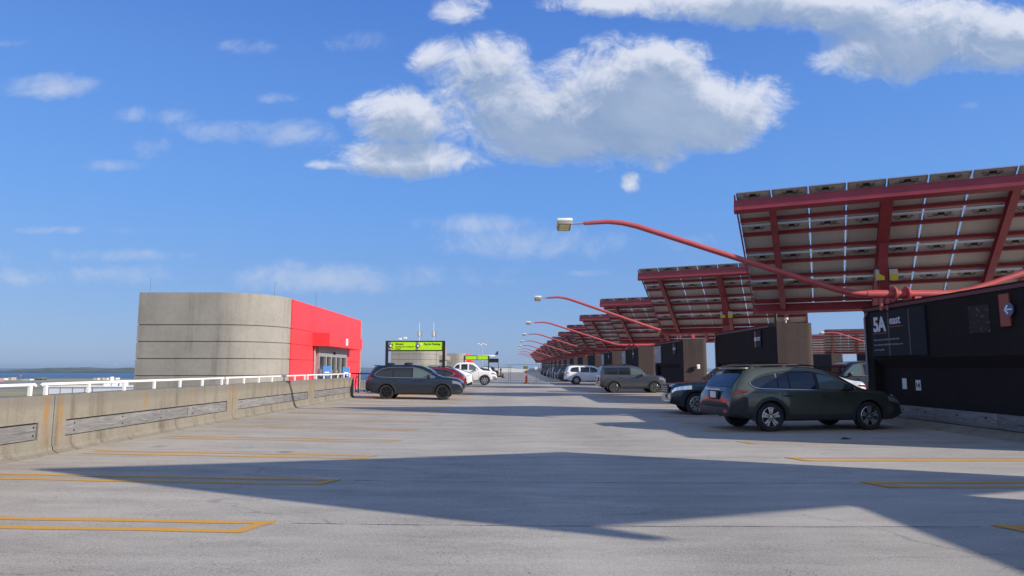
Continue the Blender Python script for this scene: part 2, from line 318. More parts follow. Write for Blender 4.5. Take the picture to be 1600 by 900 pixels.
# ------------------------------------------------------------------ mesh helpers
class MB:
    def __init__(s): s.v = []; s.f = []; s.mi = []; s.sm = []
    def add(s, vs, fs, mi=0, smooth=False, M=None):
        o = len(s.v)
        s.v += [tuple(M @ Vector(p)) if M is not None else tuple(p) for p in vs]
        for f in fs: s.f.append(tuple(o + i for i in f)); s.mi.append(mi); s.sm.append(smooth)
        return s
    def box(s, c, d, mi=0, M=None, bev=0.0):
        x, y, z = c; a, b, h = d[0] / 2, d[1] / 2, d[2] / 2
        if bev <= 0:
            vs = [(x + i * a, y + j * b, z + k * h) for k in (-1, 1) for j in (-1, 1) for i in (-1, 1)]
            fs = [(0, 2, 3, 1), (4, 5, 7, 6), (0, 1, 5, 4), (2, 6, 7, 3), (0, 4, 6, 2), (1, 3, 7, 5)]
            return s.add(vs, fs, mi, False, M)
        bm = bmesh.new(); bmesh.ops.create_cube(bm, size=1.0)
        for q in bm.verts: q.co = Vector((x + q.co.x * d[0], y + q.co.y * d[1], z + q.co.z * d[2]))
        bmesh.ops.bevel(bm, geom=list(bm.edges), offset=bev, segments=2, affect='EDGES', profile=0.5)
        bm.verts.index_update()
        s.add([q.co.copy() for q in bm.verts], [[q.index for q in f.verts] for f in bm.faces], mi, True, M)
        bm.free(); return s
    def ext(s, lo, hi, mi=0, M=None): return s.box([(p + q) / 2 for p, q in zip(lo, hi)], [q - p for p, q in zip(lo, hi)], mi, M)
    def tube(s, pts, r, n=8, mi=0, caps=True, M=None, r1=None):
        pts = [Vector(p) for p in pts]; rings = []; N = len(pts)
        up = Vector((0, 0, 1)); prev = None
        for i, p in enumerate(pts):
            t = (pts[min(i + 1, N - 1)] - pts[max(i - 1, 0)]).normalized()
            if prev is None:
                a = up.cross(t)
                if a.length < 1e-3: a = Vector((1, 0, 0)).cross(t)
                a.normalize()
            else:
                a = (prev - t * prev.dot(t)).normalized()
            prev = a; b = t.cross(a)
            rr = r if r1 is None else r + (r1 - r) * i / (N - 1)
            rings.append([p + (a * math.cos(2 * PI * j / n) + b * math.sin(2 * PI * j / n)) * rr for j in range(n)])
        vs = [q for g in rings for q in g]; fs = []
        for i in range(N - 1):
            for j in range(n): fs.append((i * n + j, i * n + (j + 1) % n, (i + 1) * n + (j + 1) % n, (i + 1) * n + j))
        s.add(vs, fs, mi, True, M)
        if caps: s.add(rings[0], [tuple(range(n))[::-1]], mi, False, M); s.add(rings[-1], [tuple(range(n))], mi, False, M)
        return s
    def lathe(s, prof, n=24, mi=0, M=None, axis='z', cap=False):
        vs = []
        for r, h in prof:
            for j in range(n):
                a = 2 * PI * j / n; c, d = r * math.cos(a), r * math.sin(a)
                vs.append((c, d, h) if axis == 'z' else ((c, h, d) if axis == 'y' else (h, c, d)))
        fs = [(i * n + j, i * n + (j + 1) % n, (i + 1) * n + (j + 1) % n, (i + 1) * n + j) for i in range(len(prof) - 1) for j in range(n)]
        if axis == 'y': fs = [f[::-1] for f in fs]
        if cap: fs += [tuple(range(n))[::-1], tuple(range((len(prof) - 1) * n, len(prof) * n))]
        return s.add(vs, fs, mi, True, M)
    def prism(s, poly, lo, hi, axis='z', mi=0, M=None):
        n = len(poly)
        def P(p, h): return (p[0], p[1], h) if axis == 'z' else ((p[0], h, p[1]) if axis == 'y' else (h, p[0], p[1]))
        vs = [P(p, lo) for p in poly] + [P(p, hi) for p in poly]
        fs = [tuple(range(n))[::-1], tuple(range(n, 2 * n))] + [(i, (i + 1) % n, n + (i + 1) % n, n + i) for i in range(n)]
        return s.add(vs, fs, mi, False, M)
    def grid(s, rows, mi=0, smooth=True, thick=None):
        """rows: list of equally long lists of points"""
        nr, nc = len(rows), len(rows[0])
        vs = [p for r in rows for p in r]
        fs = [(i * nc + j, i * nc + j + 1, (i + 1) * nc + j + 1, (i + 1) * nc + j) for i in range(nr - 1) for j in range(nc - 1)]
        return s.add(vs, fs, mi, smooth)
    def mesh(s, name, mats):
        me = bpy.data.meshes.new(name); me.from_pydata([tuple(p) for p in s.v], [], s.f)
        for m in (mats if isinstance(mats, (list, tuple)) else [mats]): me.materials.append(m)
        me.polygons.foreach_set('material_index', s.mi); me.polygons.foreach_set('use_smooth', s.sm)
        me.update(); me.validate()
        bm = bmesh.new(); bm.from_mesh(me)
        if getattr(s, 'weld', False): bmesh.ops.remove_doubles(bm, verts=bm.verts, dist=1e-4)
        bmesh.ops.recalc_face_normals(bm, faces=bm.faces); bm.to_mesh(me); bm.free()
        if any(s.sm): me.set_sharp_from_angle(angle=R(38))
        return me
    def build(s, name, mats, parent=None, loc=(0, 0, 0), rot=None):
        return link(name, s.mesh(name, mats), parent, loc, rot)


def link(name, me, parent=None, loc=(0, 0, 0), rot=None):
    o = bpy.data.objects.new(name, me); COL.objects.link(o)
    if parent is not None: o.parent = parent
    o.location = loc
    if rot is not None: o.rotation_euler = rot
    return o


def tag(o, label=None, cat=None, group=None, kind=None):
    for k_, v_ in (('label', label), ('category', cat), ('group', group), ('kind', kind)):
        if v_: o[k_] = v_
    return o


def thing(name, label, cat, loc=(0, 0, 0), rz=0.0, group=None):
    o = bpy.data.objects.new(name, None); COL.objects.link(o); o.location = loc; o.rotation_euler = (0, 0, rz)
    o.empty_display_size = 0.2
    return tag(o, label, cat, group)


def kids(o): return [c for c in o.children]


def copy_tree(o, label=None, group=None, loc=None, parent=None):
    c = o.copy(); COL.objects.link(c)
    if parent is not None: c.parent = parent
    if label: c['label'] = label
    if group: c['group'] = group
    if loc is not None: c.location = loc
    for ch in list(o.children): copy_tree(ch, parent=c)
    return c


def text_mesh(s, size, mat, extrude=0.004, bold=0.0, align='LEFT', spacing=1.0):
    cu = bpy.data.curves.new('lettering', 'FONT'); cu.body = s; cu.size = size; cu.extrude = extrude; cu.offset = bold
    cu.align_x = align; cu.space_character = spacing; cu.resolution_u = 3
    o = bpy.data.objects.new('lettering', cu); COL.objects.link(o)
    bpy.context.view_layer.update()
    me = bpy.data.meshes.new_from_object(o.evaluated_get(bpy.context.evaluated_depsgraph_get()))
    bpy.data.objects.remove(o); bpy.data.curves.remove(cu)
    me.materials.clear(); me.materials.append(mat)
    return me


def text(name, s, size, mat, parent, loc, rot, **kw): return link(name, text_mesh(s, size, mat, **kw), parent, loc, rot)


ROT_FACE_NEG_Y = (R(90), 0, 0)                 # lettering read by someone looking towards +Y
ROT_FACE_NEG_X = (R(90), 0, R(-90))            # read by someone looking towards +X
ROT_FACE_POS_X = (R(90), 0, R(90))


def dz(x): return 0.0 if x >= 3 else 0.010 * (math.sqrt((x + 1) ** 2 + 9.0) - (x + 1)) - 0.010 * 1.0 if x < 3 else 0.0          # cross-fall of the deck up to the parapet


# ------------------------------------------------------------------ far setting
def far_setting():
    S = 60000
    mw = bpy.data.materials.new('sea_water'); mw.use_nodes = True; k = NT(mw.node_tree); b = mw.node_tree.nodes['Principled BSDF']
    b.inputs['Base Color'].default_value = (0.040, 0.100, 0.170, 1); b.inputs['Roughness'].default_value = 0.45; b.inputs['Specular IOR Level'].default_value = 0.25
    pos = k.n('ShaderNodeNewGeometry').outputs['Position']
    bn = k.n('ShaderNodeBump'); bn.inputs['Strength'].default_value = 0.6; bn.inputs['Distance'].default_value = 0.5
    k.put(bn.inputs['Height'], k.noise(k.v('MULTIPLY', pos, (.04, .1, .1)), 1.0, 4)); k.put(b.inputs['Normal'], bn.outputs[0])
    o = MB().add([(-S, -S, -19.6), (S, -S, -19.6), (S, S, -19.6), (-S, S, -19.6)], [(0, 1, 2, 3)]).build('sea', mw); tag(o, kind='structure', label='blue harbour water beyond the airfield')
    # airfield: one sheet with an irregular shoreline
    ma = bpy.data.materials.new('airfield_grass'); ma.use_nodes = True; k = NT(ma.node_tree); b = ma.node_tree.nodes['Principled BSDF']; b.inputs['Roughness'].default_value = .9
    pos = k.n('ShaderNodeNewGeometry').outputs['Position']
    f = k.noise(k.v('MULTIPLY', pos, (.004, .02, .02)), 1.0, 5, .6); g = k.noise(pos, .05, 4, .6)
    k.put(b.inputs['Base Color'], k.mix(k.step(f, .4, .6), (0.34, 0.29, 0.13), k.mix(g, (0.19, 0.20, 0.09), (0.28, 0.25, 0.14))))
    shore = [(x, 1230 + 60 * math.sin(x / 170) + 35 * math.sin(x / 61 + 2)) for x in range(-2600, -120, 80)]
    shore += [(-100, 1500), (200, 2600), (900, 3200), (3000, 3500)]
    poly = [(-2600, -3000)] + shore + [(3000, -3000)]
    bm = bmesh.new(); vs = [bm.verts.new((x, y, -18.4)) for x, y in poly]; fc = bm.faces.new(vs); bmesh.ops.triangulate(bm, faces=[fc])
    me = bpy.data.meshes.new('airfield'); bm.to_mesh(me); bm.free(); me.materials.append(ma)
    tag(link('airfield_ground', me), kind='structure', label='dry grass airfield between the garage and the harbour')
    mt = pmat('runway_asphalt', (0.19, 0.19, 0.195), .9, var=.25, vscale=.02)
    for nm, y0, y1, z in (('runway', 880, 1030, -18.35), ('taxiway', 670, 740, -18.35), ('apron_road', 330, 505, -18.35)):
        tag(MB().add([(-2500, y0, z), (-150, y0 - 20, z), (-150, y1 - 10, z), (-2500, y1, z)], [(0, 1, 2, 3)]).build(nm, mt), kind='structure')
    tag(MB().add([(-140, 60, -18.34), (900, 60, -18.34), (900, 1400, -18.34), (-140, 1400, -18.34)], [(0, 1, 2, 3)]).build('apron', pmat('apron_concrete', (.22, .215, .2), .9, var=.2, vscale=.03)), kind='structure')
    # wooded islands across the water
    mh = pmat('wooded_hills', (0.050, 0.062, 0.034), .95, var=.5, vscale=.02)
    def hill(name, x0, x1, Y, hmax, seed, dep=400):
        rn = random.Random(seed); n = 90; rows = []
        ph = [rn.uniform(0, 6) for _ in range(6)]
        for j in range(9):
            t = j / 8; row = []
            for i in range(n + 1):
                s = i / n; x = x0 + (x1 - x0) * s
                env = math.sin(PI * min(1, max(0, s))) ** 0.45
                h = hmax * env * (0.62 + .2 * math.sin(s * 7 + ph[0]) + .12 * math.sin(s * 17 + ph[1]) + .05 * math.sin(s * 61 + ph[2]))
                h = h * math.sin(PI * min(1, t * .9 + .02)) ** .6 + (rn.uniform(-1, 1) * hmax * .07 if 0 < j < 8 else 0)
                row.append((x, Y + (t - .5) * dep + 30 * math.sin(s * 9), -19.8 + max(0, h)))
            rows.append(row)
        o = MB().grid(rows).build(name, mh); tag(o, kind='structure'); return o
    hill('wooded_island_hill', -2480, -1500, 3400, 35, 3)
    hill('distant_coast_hill', -3300, -2700, 4800, 28, 5)
    hill('distant_coast_hill', -6500, -1200, 9000, 40, 8)
    hill('distant_coast_hill', -900, 2500, 8200, 30, 11)
    # small buildings and vehicles on the airfield
    def fb(px, py0, py1, wpx, Y, mat, label, name='airfield_building', cat='building', dep=12):
        # stands on the airfield: place by its bearing and distance
        x = (px - 800) / 1067 * Y; w = wpx / 1067 * Y; h = max(1.5, (py1 - py0) / 1067 * Y)
        t = thing(name, label, cat, (x, Y, -18.4))
        MB().box((0, 0, h / 2), (w, dep, h)).build('wall', mat, t)
        MB().box((0, 0, h + .15), (w + .4, dep + .4, .3)).build('roof', M_BUILDLT if mat is not M_BUILDLT else M_GALV, t)
        win = MB()
        n = max(2, int(w / 4))
        for i in range(n): win.box((-w / 2 + (i + .5) * w / n, -dep / 2 - .03, h * .55), (w / n * .5, .06, h * .3))
        win.build('window', M_DOORGLASS, t)
        return t
    mr = pmat('reddish_roofing', (.42, .16, .13), .7); mt_ = pmat('tan_wall', (.42, .34, .25), .7); md = pmat('dark_shed', (.04, .05, .05), .7)
    fb(9, 590, 593, 16, 1150, M_BUILDLT, 'long white shed at the shore edge of the airfield')
    fb(6, 592.5, 596, 7, 1010, mr, 'small pink roofed hut beside the runway')
    fb(26, 588.5, 592, 4.5, 1160, mt_, 'square tan block hut at the shoreline')
    fb(51, 590.5, 592.5, 12, 1140, M_BUILDLT, 'low white shed standing alone at the shoreline')
    fb(70, 589, 592, 11, 1150, md, 'dark green low shed at the shoreline')
    for i, (px, w, mat, lb) in enumerate(((158, 7, M_BUILDLT, 'white hut among the cluster of shoreline houses'), (166, 6, mt_, 'tan hut among the cluster of shoreline houses'),
                                           (173, 5, M_BUILDLT, 'narrow white hut beside the pink shoreline house'), (180, 6, mr, 'pink house among the shoreline houses'), (187, 5, M_BUILDLT, 'white house at the end of the shoreline cluster'))):
        fb(px, 588.5, 591.5, w, 1170 + i * 6, mat, lb)
    # mast by the shore
    t = thing('radio_mast', 'thin red and white mast at the harbour shore', 'mast', ((39 - 800) / 1067 * 1150, 1150, -18.4))
    MB().tube([(0, 0, 0), (0, 0, 9.5)], .25, 6).build('pole', pmat('mast_red', (.5, .15, .13), .6), t)
    MB().tube([(0, 0, 7.5), (0, 0, 8.6)], .32, 6).build('band', M_WHITE, t)
    t = thing('lattice_tower', 'tiny dark tower standing on the wooded island', 'tower', ((185 - 800) / 1067 * 3400, 3400, 10))
    MB().tube([(0, 0, 0), (0, 0, 24)], 1.6, 5, r1=.8).build('mast', M_GALV, t)
    MB().box((0, 0, 22), (7, 7, 2)).build('platform', M_GALV, t)
    # low white terminal pier with silver ducts beyond the parapet
    t = thing('terminal_pier', 'long white flat terminal pier below the deck, past the white rail', 'building', (0, 0, 0))
    Y = 300; z0 = -11.2; x0 = (84 - 800) / 1067 * Y; x1 = (211 - 800) / 1067 * Y
    MB().ext((x0, Y, z0 - 5.8), (x1 + 4, Y + 18, z0 + 4.6)).build('wall', pmat('pier_panels', (.62, .66, .74), .5), t)
    MB().ext((x0 - .5, Y - .5, z0 + 4.6), (x1 + 4.5, Y + 18.5, z0 + 5.0)).build('roof', M_WHITEST, t)
    for i, px in enumerate((102, 121, 140, 152)):
        xx = (px - 800) / 1067 * Y
        MB().ext((xx - .12, Y - .12, z0 - 5.7), (xx + .12, Y - .01, z0 + 4.5)).build('pilaster', M_SIGNGREY, t)
    for i, px in enumerate((161, 171, 181, 192)):
        xx = (px - 800) / 1067 * Y
        MB().tube([(xx - 2, Y - 4, z0 - 3.0), (xx - 1.2, Y - 4, z0 - .4), (xx + .4, Y - 4, z0 + .9), (xx + 3.6, Y - 4, z0 + 1.1 + .3 * i)], 1.25, 10).build('duct', M_ALU, t)
    MB().tube([((171.5 - 800) / 1067 * Y, Y + 4, z0 + 5), ((171.5 - 800) / 1067 * Y, Y + 4, z0 + 9)], .8, 10).build('chimney', M_WHITEST, t)
    for i, px in enumerate((165, 178, 190)):
        xx = (px - 800) / 1067 * Y
        MB().ext((xx - 1, Y + 3, z0 + 5), (xx + 1.2, Y + 6, z0 + 6.8)).build('roof_unit', M_WHITEST, t)


far_setting()


# ------------------------------------------------------------------ deck
def deck():
    xs = [-8.75 + .5 * i for i in range(24)] + [4, 120]; y0, y1 = -40, 270
    rows = [[(x, y, dz(x)) for x in xs] for y in (y0, y1)]
    m = MB().grid(rows, smooth=True)
    m.add([(-8.75, y0, dz(-8.75)), (120, y0, 0), (120, y0, -1), (-8.75, y0, -1)], [(0, 1, 2, 3)])
    m.add([(-8.75, y1, dz(-8.75)), (0, y1, 0), (120, y1, 0), (120, y1, -1), (-8.75, y1, -1)], [(0, 1, 2, 3, 4)])
    m.add([(-8.75, y0, -1), (-8.75, y1, -1), (-8.75, y1, dz(-8.75)), (-8.75, y0, dz(-8.75))], [(0, 1, 2, 3)])
    m.add([(-8.75, y0, -1), (120, y0, -1), (120, y1, -1), (-8.75, y1, -1)], [(0, 1, 2, 3)])
    tag(m.build('deck_floor', M_DECK), kind='structure', label='sunlit concrete roof deck of the parking garage')
    # bridge from the deck to the elevator lobby
    z = dz(-8.75)
    tag(MB().ext((-11.98, 36.2, z - .5), (-8.752, 53, z - .003)).build('lobby_walkway', M_DECK), kind='structure', label='concrete walkway from the deck to the elevator lobby')
    # garage body below
    g = MB().ext((-8.4, -39, -18.3), (119, 269, -1.01))
    tag(g.build('garage_body', M_TOWER), kind='structure')
    # construction joints
    for k_ in range(22):
        y = 7.22 + 2.75 * k_ + .16
        if y > 62: break
        m = MB()
        n = 24
        pts0 = []; pts1 = []
        for i in range(n + 1):
            x = -2.3 + 7.2 * i / n
            w = .007 + .004 * math.sin(i * 2.1 + k_)
            yy = y + .006 * math.sin(i * 1.3 + k_ * 2)
            pts0.append((x, yy - w, dz(x) + .004)); pts1.append((x, yy + w, dz(x) + .004))
        m.grid([pts0, pts1], smooth=False)
        tag(m.build('deck_joint', M_JOINT), kind='structure')


deck()

LINE_Y = [7.2 + 2.75 * k for k in range(-1, 40)]


def markings():
    def strip(m, x0, x1, y, w, z=.004):
        n = max(2, int(abs(x1 - x0) / .5)); a = []; b = []
        for i in range(n + 1):
            x = x0 + (x1 - x0) * i / n
            wob = .012 * math.sin(x * 3.1 + y)
            a.append((x, y - w / 2 + wob, dz(x) + z)); b.append((x, y + w / 2 + wob, dz(x) + z))
        m.grid([a, b], smooth=False)
    for i, y in enumerate(LINE_Y):
        if y > 112: break
        for side in (-1, 1):
            if side < 0: xi, xo = -2.48, -7.7
            else: xi, xo = 5.05, 10.6
            bright = i in (0, 1, 2, 3, 12, 13)
            if i == 12 and side < 0: xi = -2.0
            m = MB()
            fresh = i == 12 and side < 0
            strip(m, xi - side * .0, xo, y + .19, .16 if fresh else .125)
            strip(m, xi + side * .18, xo, y - .19, .30 if fresh else .125)
            # slanted end of the hairpin
            dzz = dz(xi) + .008
            m.add([(xi + side * .0, y + .255, dzz), (xi + side * .16, y + .25, dzz), (xi + side * .20, y + .06, dzz), (xi + side * .34, y - .25, dzz), (xi + side * .17, y - .245, dzz), (xi + side * .09, y + .02, dzz)], [(0, 1, 2, 5), (5, 2, 3, 4)])
            o = m.build('stall_line', M_YELLOW3 if i == 12 and side < 0 else (M_YELLOW if bright else M_YELLOW2)); tag(o, kind='structure')


markings()


# ------------------------------------------------------------------ parapet with rails and timber planks
PX = -8.22      # face of the parapet
PER = 7.8


def parapet():
    H = 1.15
    proto_label = 'tan concrete parapet section {} with timber planks'
    def section(y0, y1, label, ra=.5, rb=.75, split=.72, planks=True):
        t = thing('parapet_section', label, 'parapet', (PX, y0, 0), group='concrete parapet sections along the deck edge')
        L = y1 - y0
        a, b = ra, L - rb; zl, zh = .41, .71; D = .07; zb = .05; TW = .34
        m = MB(); e = .012
        o = [(0, e, zb), (0, L - e, zb), (0, L - e, H), (0, e, H)]; i_ = [(0, a, zl), (0, b, zl), (0, b, zh), (0, a, zh)]; d = [(-D, a, zl), (-D, b, zl), (-D, b, zh), (-D, a, zh)]
        vs = o + i_ + d; fs = []
        for q in range(4):
            r = (q + 1) % 4
            fs += [(q, r, 4 + r, 4 + q), (4 + q, 4 + r, 8 + r, 8 + q)]
        fs.append((8, 9, 10, 11)); m.add(vs, fs)
        m.add([(0, e, H), (0, L - e, H), (-.03, L - e, H + .02), (-.03, e, H + .02), (-TW, L - e, H + .02), (-TW, e, H + .02), (-TW, L - e, -1.0), (-TW, e, -1.0)],
              [(0, 1, 2, 3), (3, 2, 4, 5), (5, 4, 6, 7)])
        for yy in (e, L - e):
            m.add([(0, yy, zb), (0, yy, H), (-.03, yy, H + .02), (-TW, yy, H + .02), (-TW, yy, -1.0), (0, yy, -1.0)], [(0, 1, 2, 3, 4, 5)])
        # sloped wash at the foot
        m.add([(.001, e, .27), (.001, L - e, .27), (.02, L - e, .255), (.02, e, .255), (.035, L - e, .19), (.035, e, .19), (.15, L - e, .13), (.15, e, .13)], [(0, 1, 2, 3), (3, 2, 4, 5), (5, 4, 6, 7)], 0)
        m.build('wall', M_PARAPET, t)
        if planks:
            cuts = [a + .015, a + (b - a) * split, b - .015]
            for q in range(2):
                p = MB(); y_a, y_b = cuts[q] + .014, cuts[q + 1] - .014
                off = .004 * q
                p.box((-.045 + off, (y_a + y_b) / 2, (zl + zh) / 2 - .008), (.045, y_b - y_a, zh - zl - .04), 0, bev=.006)
                for yy in np.arange(y_a + .25, y_b, 1.6):
                    for zz in (zl + .08, zh - .08):
                        p.lathe([(.018, 0), (.018, .006), (.0, .008)], 8, 1, Matrix.Translation((-.0225 + off, yy, zz)) @ Matrix.Rotation(R(90), 4, 'Y'))
                p.build('plank', [M_TIMBER, M_BLACK], t)
        return t
    def rail(y0, y1, label, n=7):
        t = thing('handrail', label, 'handrail', (PX - .14, y0, H + .02), group='white handrails on the parapet')
        L = y1 - y0
        MB().tube([(0, 0, .165), (0, .03, .19), (0, L - .03, .19), (0, L, .165)], .028, 10).build('rail', M_WHITE, t)
        for i in range(n):
            yy = .13 + (L - .26) * i / (n - 1)
            o = MB().ext((-.025, yy - .026, 0), (.025, yy + .026, .165)).build('post', M_WHITE, t)
        return t
    section(-11.2, -3.3, 'tan concrete parapet section behind the camera', .5, .6)
    section(-3.3, 4.55, 'tan concrete parapet section beside the camera', .5, .6)
    section(4.55, 12.43, 'nearest tan parapet section in view, its plank cut off by the frame', .5, .38)
    section(12.43, 20.33, 'tan concrete parapet section with the longest planks in view', .36, .36, .67)
    section(20.33, 28.2, 'tan concrete parapet section before the red lobby, crossed by a thin lamp shadow', .42, .35, .6)
    section(28.2, 35.75, 'far tan concrete parapet section ending at the lobby walkway', .45, .5, .5)
    rail(-3.5, 4.4, 'white handrail on the parapet beside the camera')
    rail(4.6, 12.1, 'nearest white handrail in view on the parapet, cut by the frame')
    rail(12.24, 19.98, 'white handrail on the parapet in front of the white pier')
    rail(20.1, 27.9, 'white handrail on the parapet below the rounded concrete facade')
    rail(28.05, 35.6, 'far white handrail on the parapet below the red lobby wall')
    t = thing('parapet_wall', 'long plain concrete parapet beyond the elevator lobby', 'parapet', (PX, 54, 0))
    MB().ext((-.3, 0, -1), (0, 130, 1.15)).build('wall', M_PARAPET, t)


parapet()


# ------------------------------------------------------------------ elevator lobby towers
def lobby(y_off, label, full=True, redwall=True):
    t = thing('elevator_lobby', label, 'building', (0, y_off, 0), group='concrete and red elevator lobbies')
    def ring(inset):
        P = []
        xl, xr, yn, yf = -18.6 + inset, -12.0 - inset, 33.9 + inset, 57.0 - inset
        P.append((xl, yf)); P.append((xl, yn))
        a, b = 2.6, 3.1
        for i in range(11):
            th = PI / 2 * i / 10
            P.append((xr - a + a * math.sin(th), yn + b - b * math.cos(th)))
        P.append((xr, 54.0))
        for i in range(1, 8):
            th = PI / 2 * i / 7
            P.append((xr - 1.6 + 1.6 * math.cos(th), 54.0 + (yf - 54.0) * math.sin(th)))
        return P
    grooves = [3.78, 2.95, 2.11, 1.27, .43, -.41, -1.25, -2.1]
    levels = [(5.40, 0.0)]
    for g in grooves: levels += [(g + .03, 0), (g + .015, .05), (g - .015, .05), (g - .03, 0)]
    levels.append((-18.3, 0))
    rings = [[(x, y, z) for x, y in ring(i)] for z, i in levels]
    n = len(rings[0])
    m = MB()
    for a, b in zip(rings[:-1], rings[1:]):
        for i in range(n):
            j = (i + 1) % n
            xm = (a[i][0] + a[j][0]) / 2; ym = (a[i][1] + a[j][1]) / 2
            red = xm > -12.2 and 37.0 - .1 < a[i][1] and a[j][1] < 54.05 and a[j][1] - a[i][1] > 5
            m.add([a[i], a[j], b[j], b[i]], [(0, 1, 2, 3)], 0, True)
    top = ring(0)
    m.add([(x, y, 5.40) for x, y in top], [tuple(range(n))])
    m.weld = True; tw = m.build('facade', M_TOWER, t)
    # red cladding on the lane side, split in panels by fine joints
    red = MB()
    zs = [5.38, 3.79, 2.95, 2.11, 1.27, .43, -.4]
    for zi in range(len(zs) - 1):
        for ya, yb in ((37.0, 41.0), (41.0, 48.9), (48.9, 53.95)):
            red.ext((-12.06, ya + .004, zs[zi + 1] + .012), (-11.93, yb - .004, zs[zi] - (.012 if ya < 41 or ya > 48 else .0)))
    red.build('red_panel', M_RED if redwall else M_TOWER, t)
    # flat canopy box over the doors
    MB().ext((-11.93, 40.9, 2.96), (-10.9, 49.9, 3.74)).build('entrance_canopy', M_RED if redwall else M_TOWER, t)
    if full:
        s = MB().ext((-10.9, 44.95, 3.12), (-10.88, 45.45, 3.56)).build('number_sign', M_WHITE, t)
        text('lettering', '5', .42, M_RED, s, (-10.878, 45.08, 3.19), ROT_FACE_POS_X, bold=.01)
    # glazed entrance
    z0 = .17
    fr = MB()
    fr.ext((-11.93, 41.6, 2.35), (-11.72, 48.7, 2.955))
    for yy in (41.6, 43.2, 44.45, 45.7, 46.95, 48.5): fr.ext((-11.93, yy, z0), (-11.70, yy + .2, 2.35))
    for ya, yb in ((43.4, 44.45), (44.65, 45.7), (45.9, 46.95), (47.15, 48.5), (41.8, 43.2)):
        fr.ext((-11.93, ya, 1.15), (-11.74, yb, 1.27)); fr.ext((-11.93, ya, z0), (-11.74, yb, z0 + .25))
    f = fr.build('entrance_frame', M_GALV, t)
    for ya, yb in ((41.8, 43.2), (43.4, 44.45), (44.65, 45.7), (45.9, 46.95), (47.15, 48.5)):
        MB().ext((-11.92, ya, z0 + .25), (-11.80, yb, 1.15)).build('door_pane', M_DOORGLASS, f)
        MB().ext((-11.92, ya, 1.27), (-11.80, yb, 2.35)).build('door_pane', M_DOORGLASS, f)
    if full:
        MB().ext((-11.8, 44.0, 1.05), (-11.785, 44.25, 1.45)).build('door_notice', M_BOXYEL, f)
        MB().ext((-11.8, 46.2, 1.05), (-11.785, 46.45, 1.45)).build('door_notice', M_BOXYEL, f)
        MB().ext((-11.8, 47.6, .55), (-11.785, 47.95, 1.3)).build('door_notice', M_WHITE, f)
        MB().tube([(-11.85, 41.2, z0), (-11.85, 41.2, 2.9)], .06, 8).build('downpipe', M_GALV, t)
        c = MB().lathe([(.0, .0), (.09, .0), (.09, .12), (.0, .13)], 10, 0, Matrix.Translation((-11.72, 45.1, 2.6)) @ Matrix.Rotation(R(90), 4, 'Y')).build('door_sensor', M_BLACK, t)
        for px, Y, h in ((231, 35, .9), (427, 36.5, .85), (490, 43, .9)):
            x = (px - 800) / 1067 * Y if px < 490 else -12.4
            MB().tube([(x, Y, 5.38), (x, Y, 5.4 + h)], .008, 4).build('lightning_rod', M_BLKMETAL, t)
    return t


lobby(0, 'big concrete lobby tower with rounded corner and bright red entrance wall')
l2 = lobby(71.5, 'second rounded concrete lobby tower, seen under the near lime sign', False, False)
lobby(143, 'third concrete lobby tower, partly red, beyond the second lime sign', False)


def roof_antennas():
    for px, lb, xx in ((656, 'drum antenna on a thin pole, the one over the middle of the lime sign', -14.9), (686, 'drum antenna on a thin pole, the one over the end of the lime sign', -12.6)):
        t = thing('roof_antenna', lb, 'antenna', (xx, 110, 5.4), group='drum antennas on the second lobby tower')
        MB().tube([(0, 0, 0), (0, 0, 1.3)], .06, 6).build('pole', M_GALV, t)
        m = MB()
        for a in range(3):
            m.box((.36 * math.cos(a * 2.1), .36 * math.sin(a * 2.1), 1.7), (.26, .26, .8))
        m.tube([(0, 0, 1.3), (0, 0, 2.1)], .26, 8)
        m.build('drum', M_GALV, t)
        MB().tube([(0, 0, 2.1), (0, 0, 3.5)], .03, 5).build('whip', M_WHITE, t)
    t = thing('roof_floodlight', 'small white floodlight pair above the lime sign', 'floodlight', (-17.0, 106, 5.4))
    MB().tube([(0, 0, 0), (0, 0, .6)], .05, 6).build('pole', M_GALV, t)
    m = MB(); m.box((-.35, 0, .7), (.6, .4, .3), bev=.04); m.box((.4, 0, .85), (.6, .4, .3), bev=.04); m.build('head', M_WHITE, t)


roof_antennas()


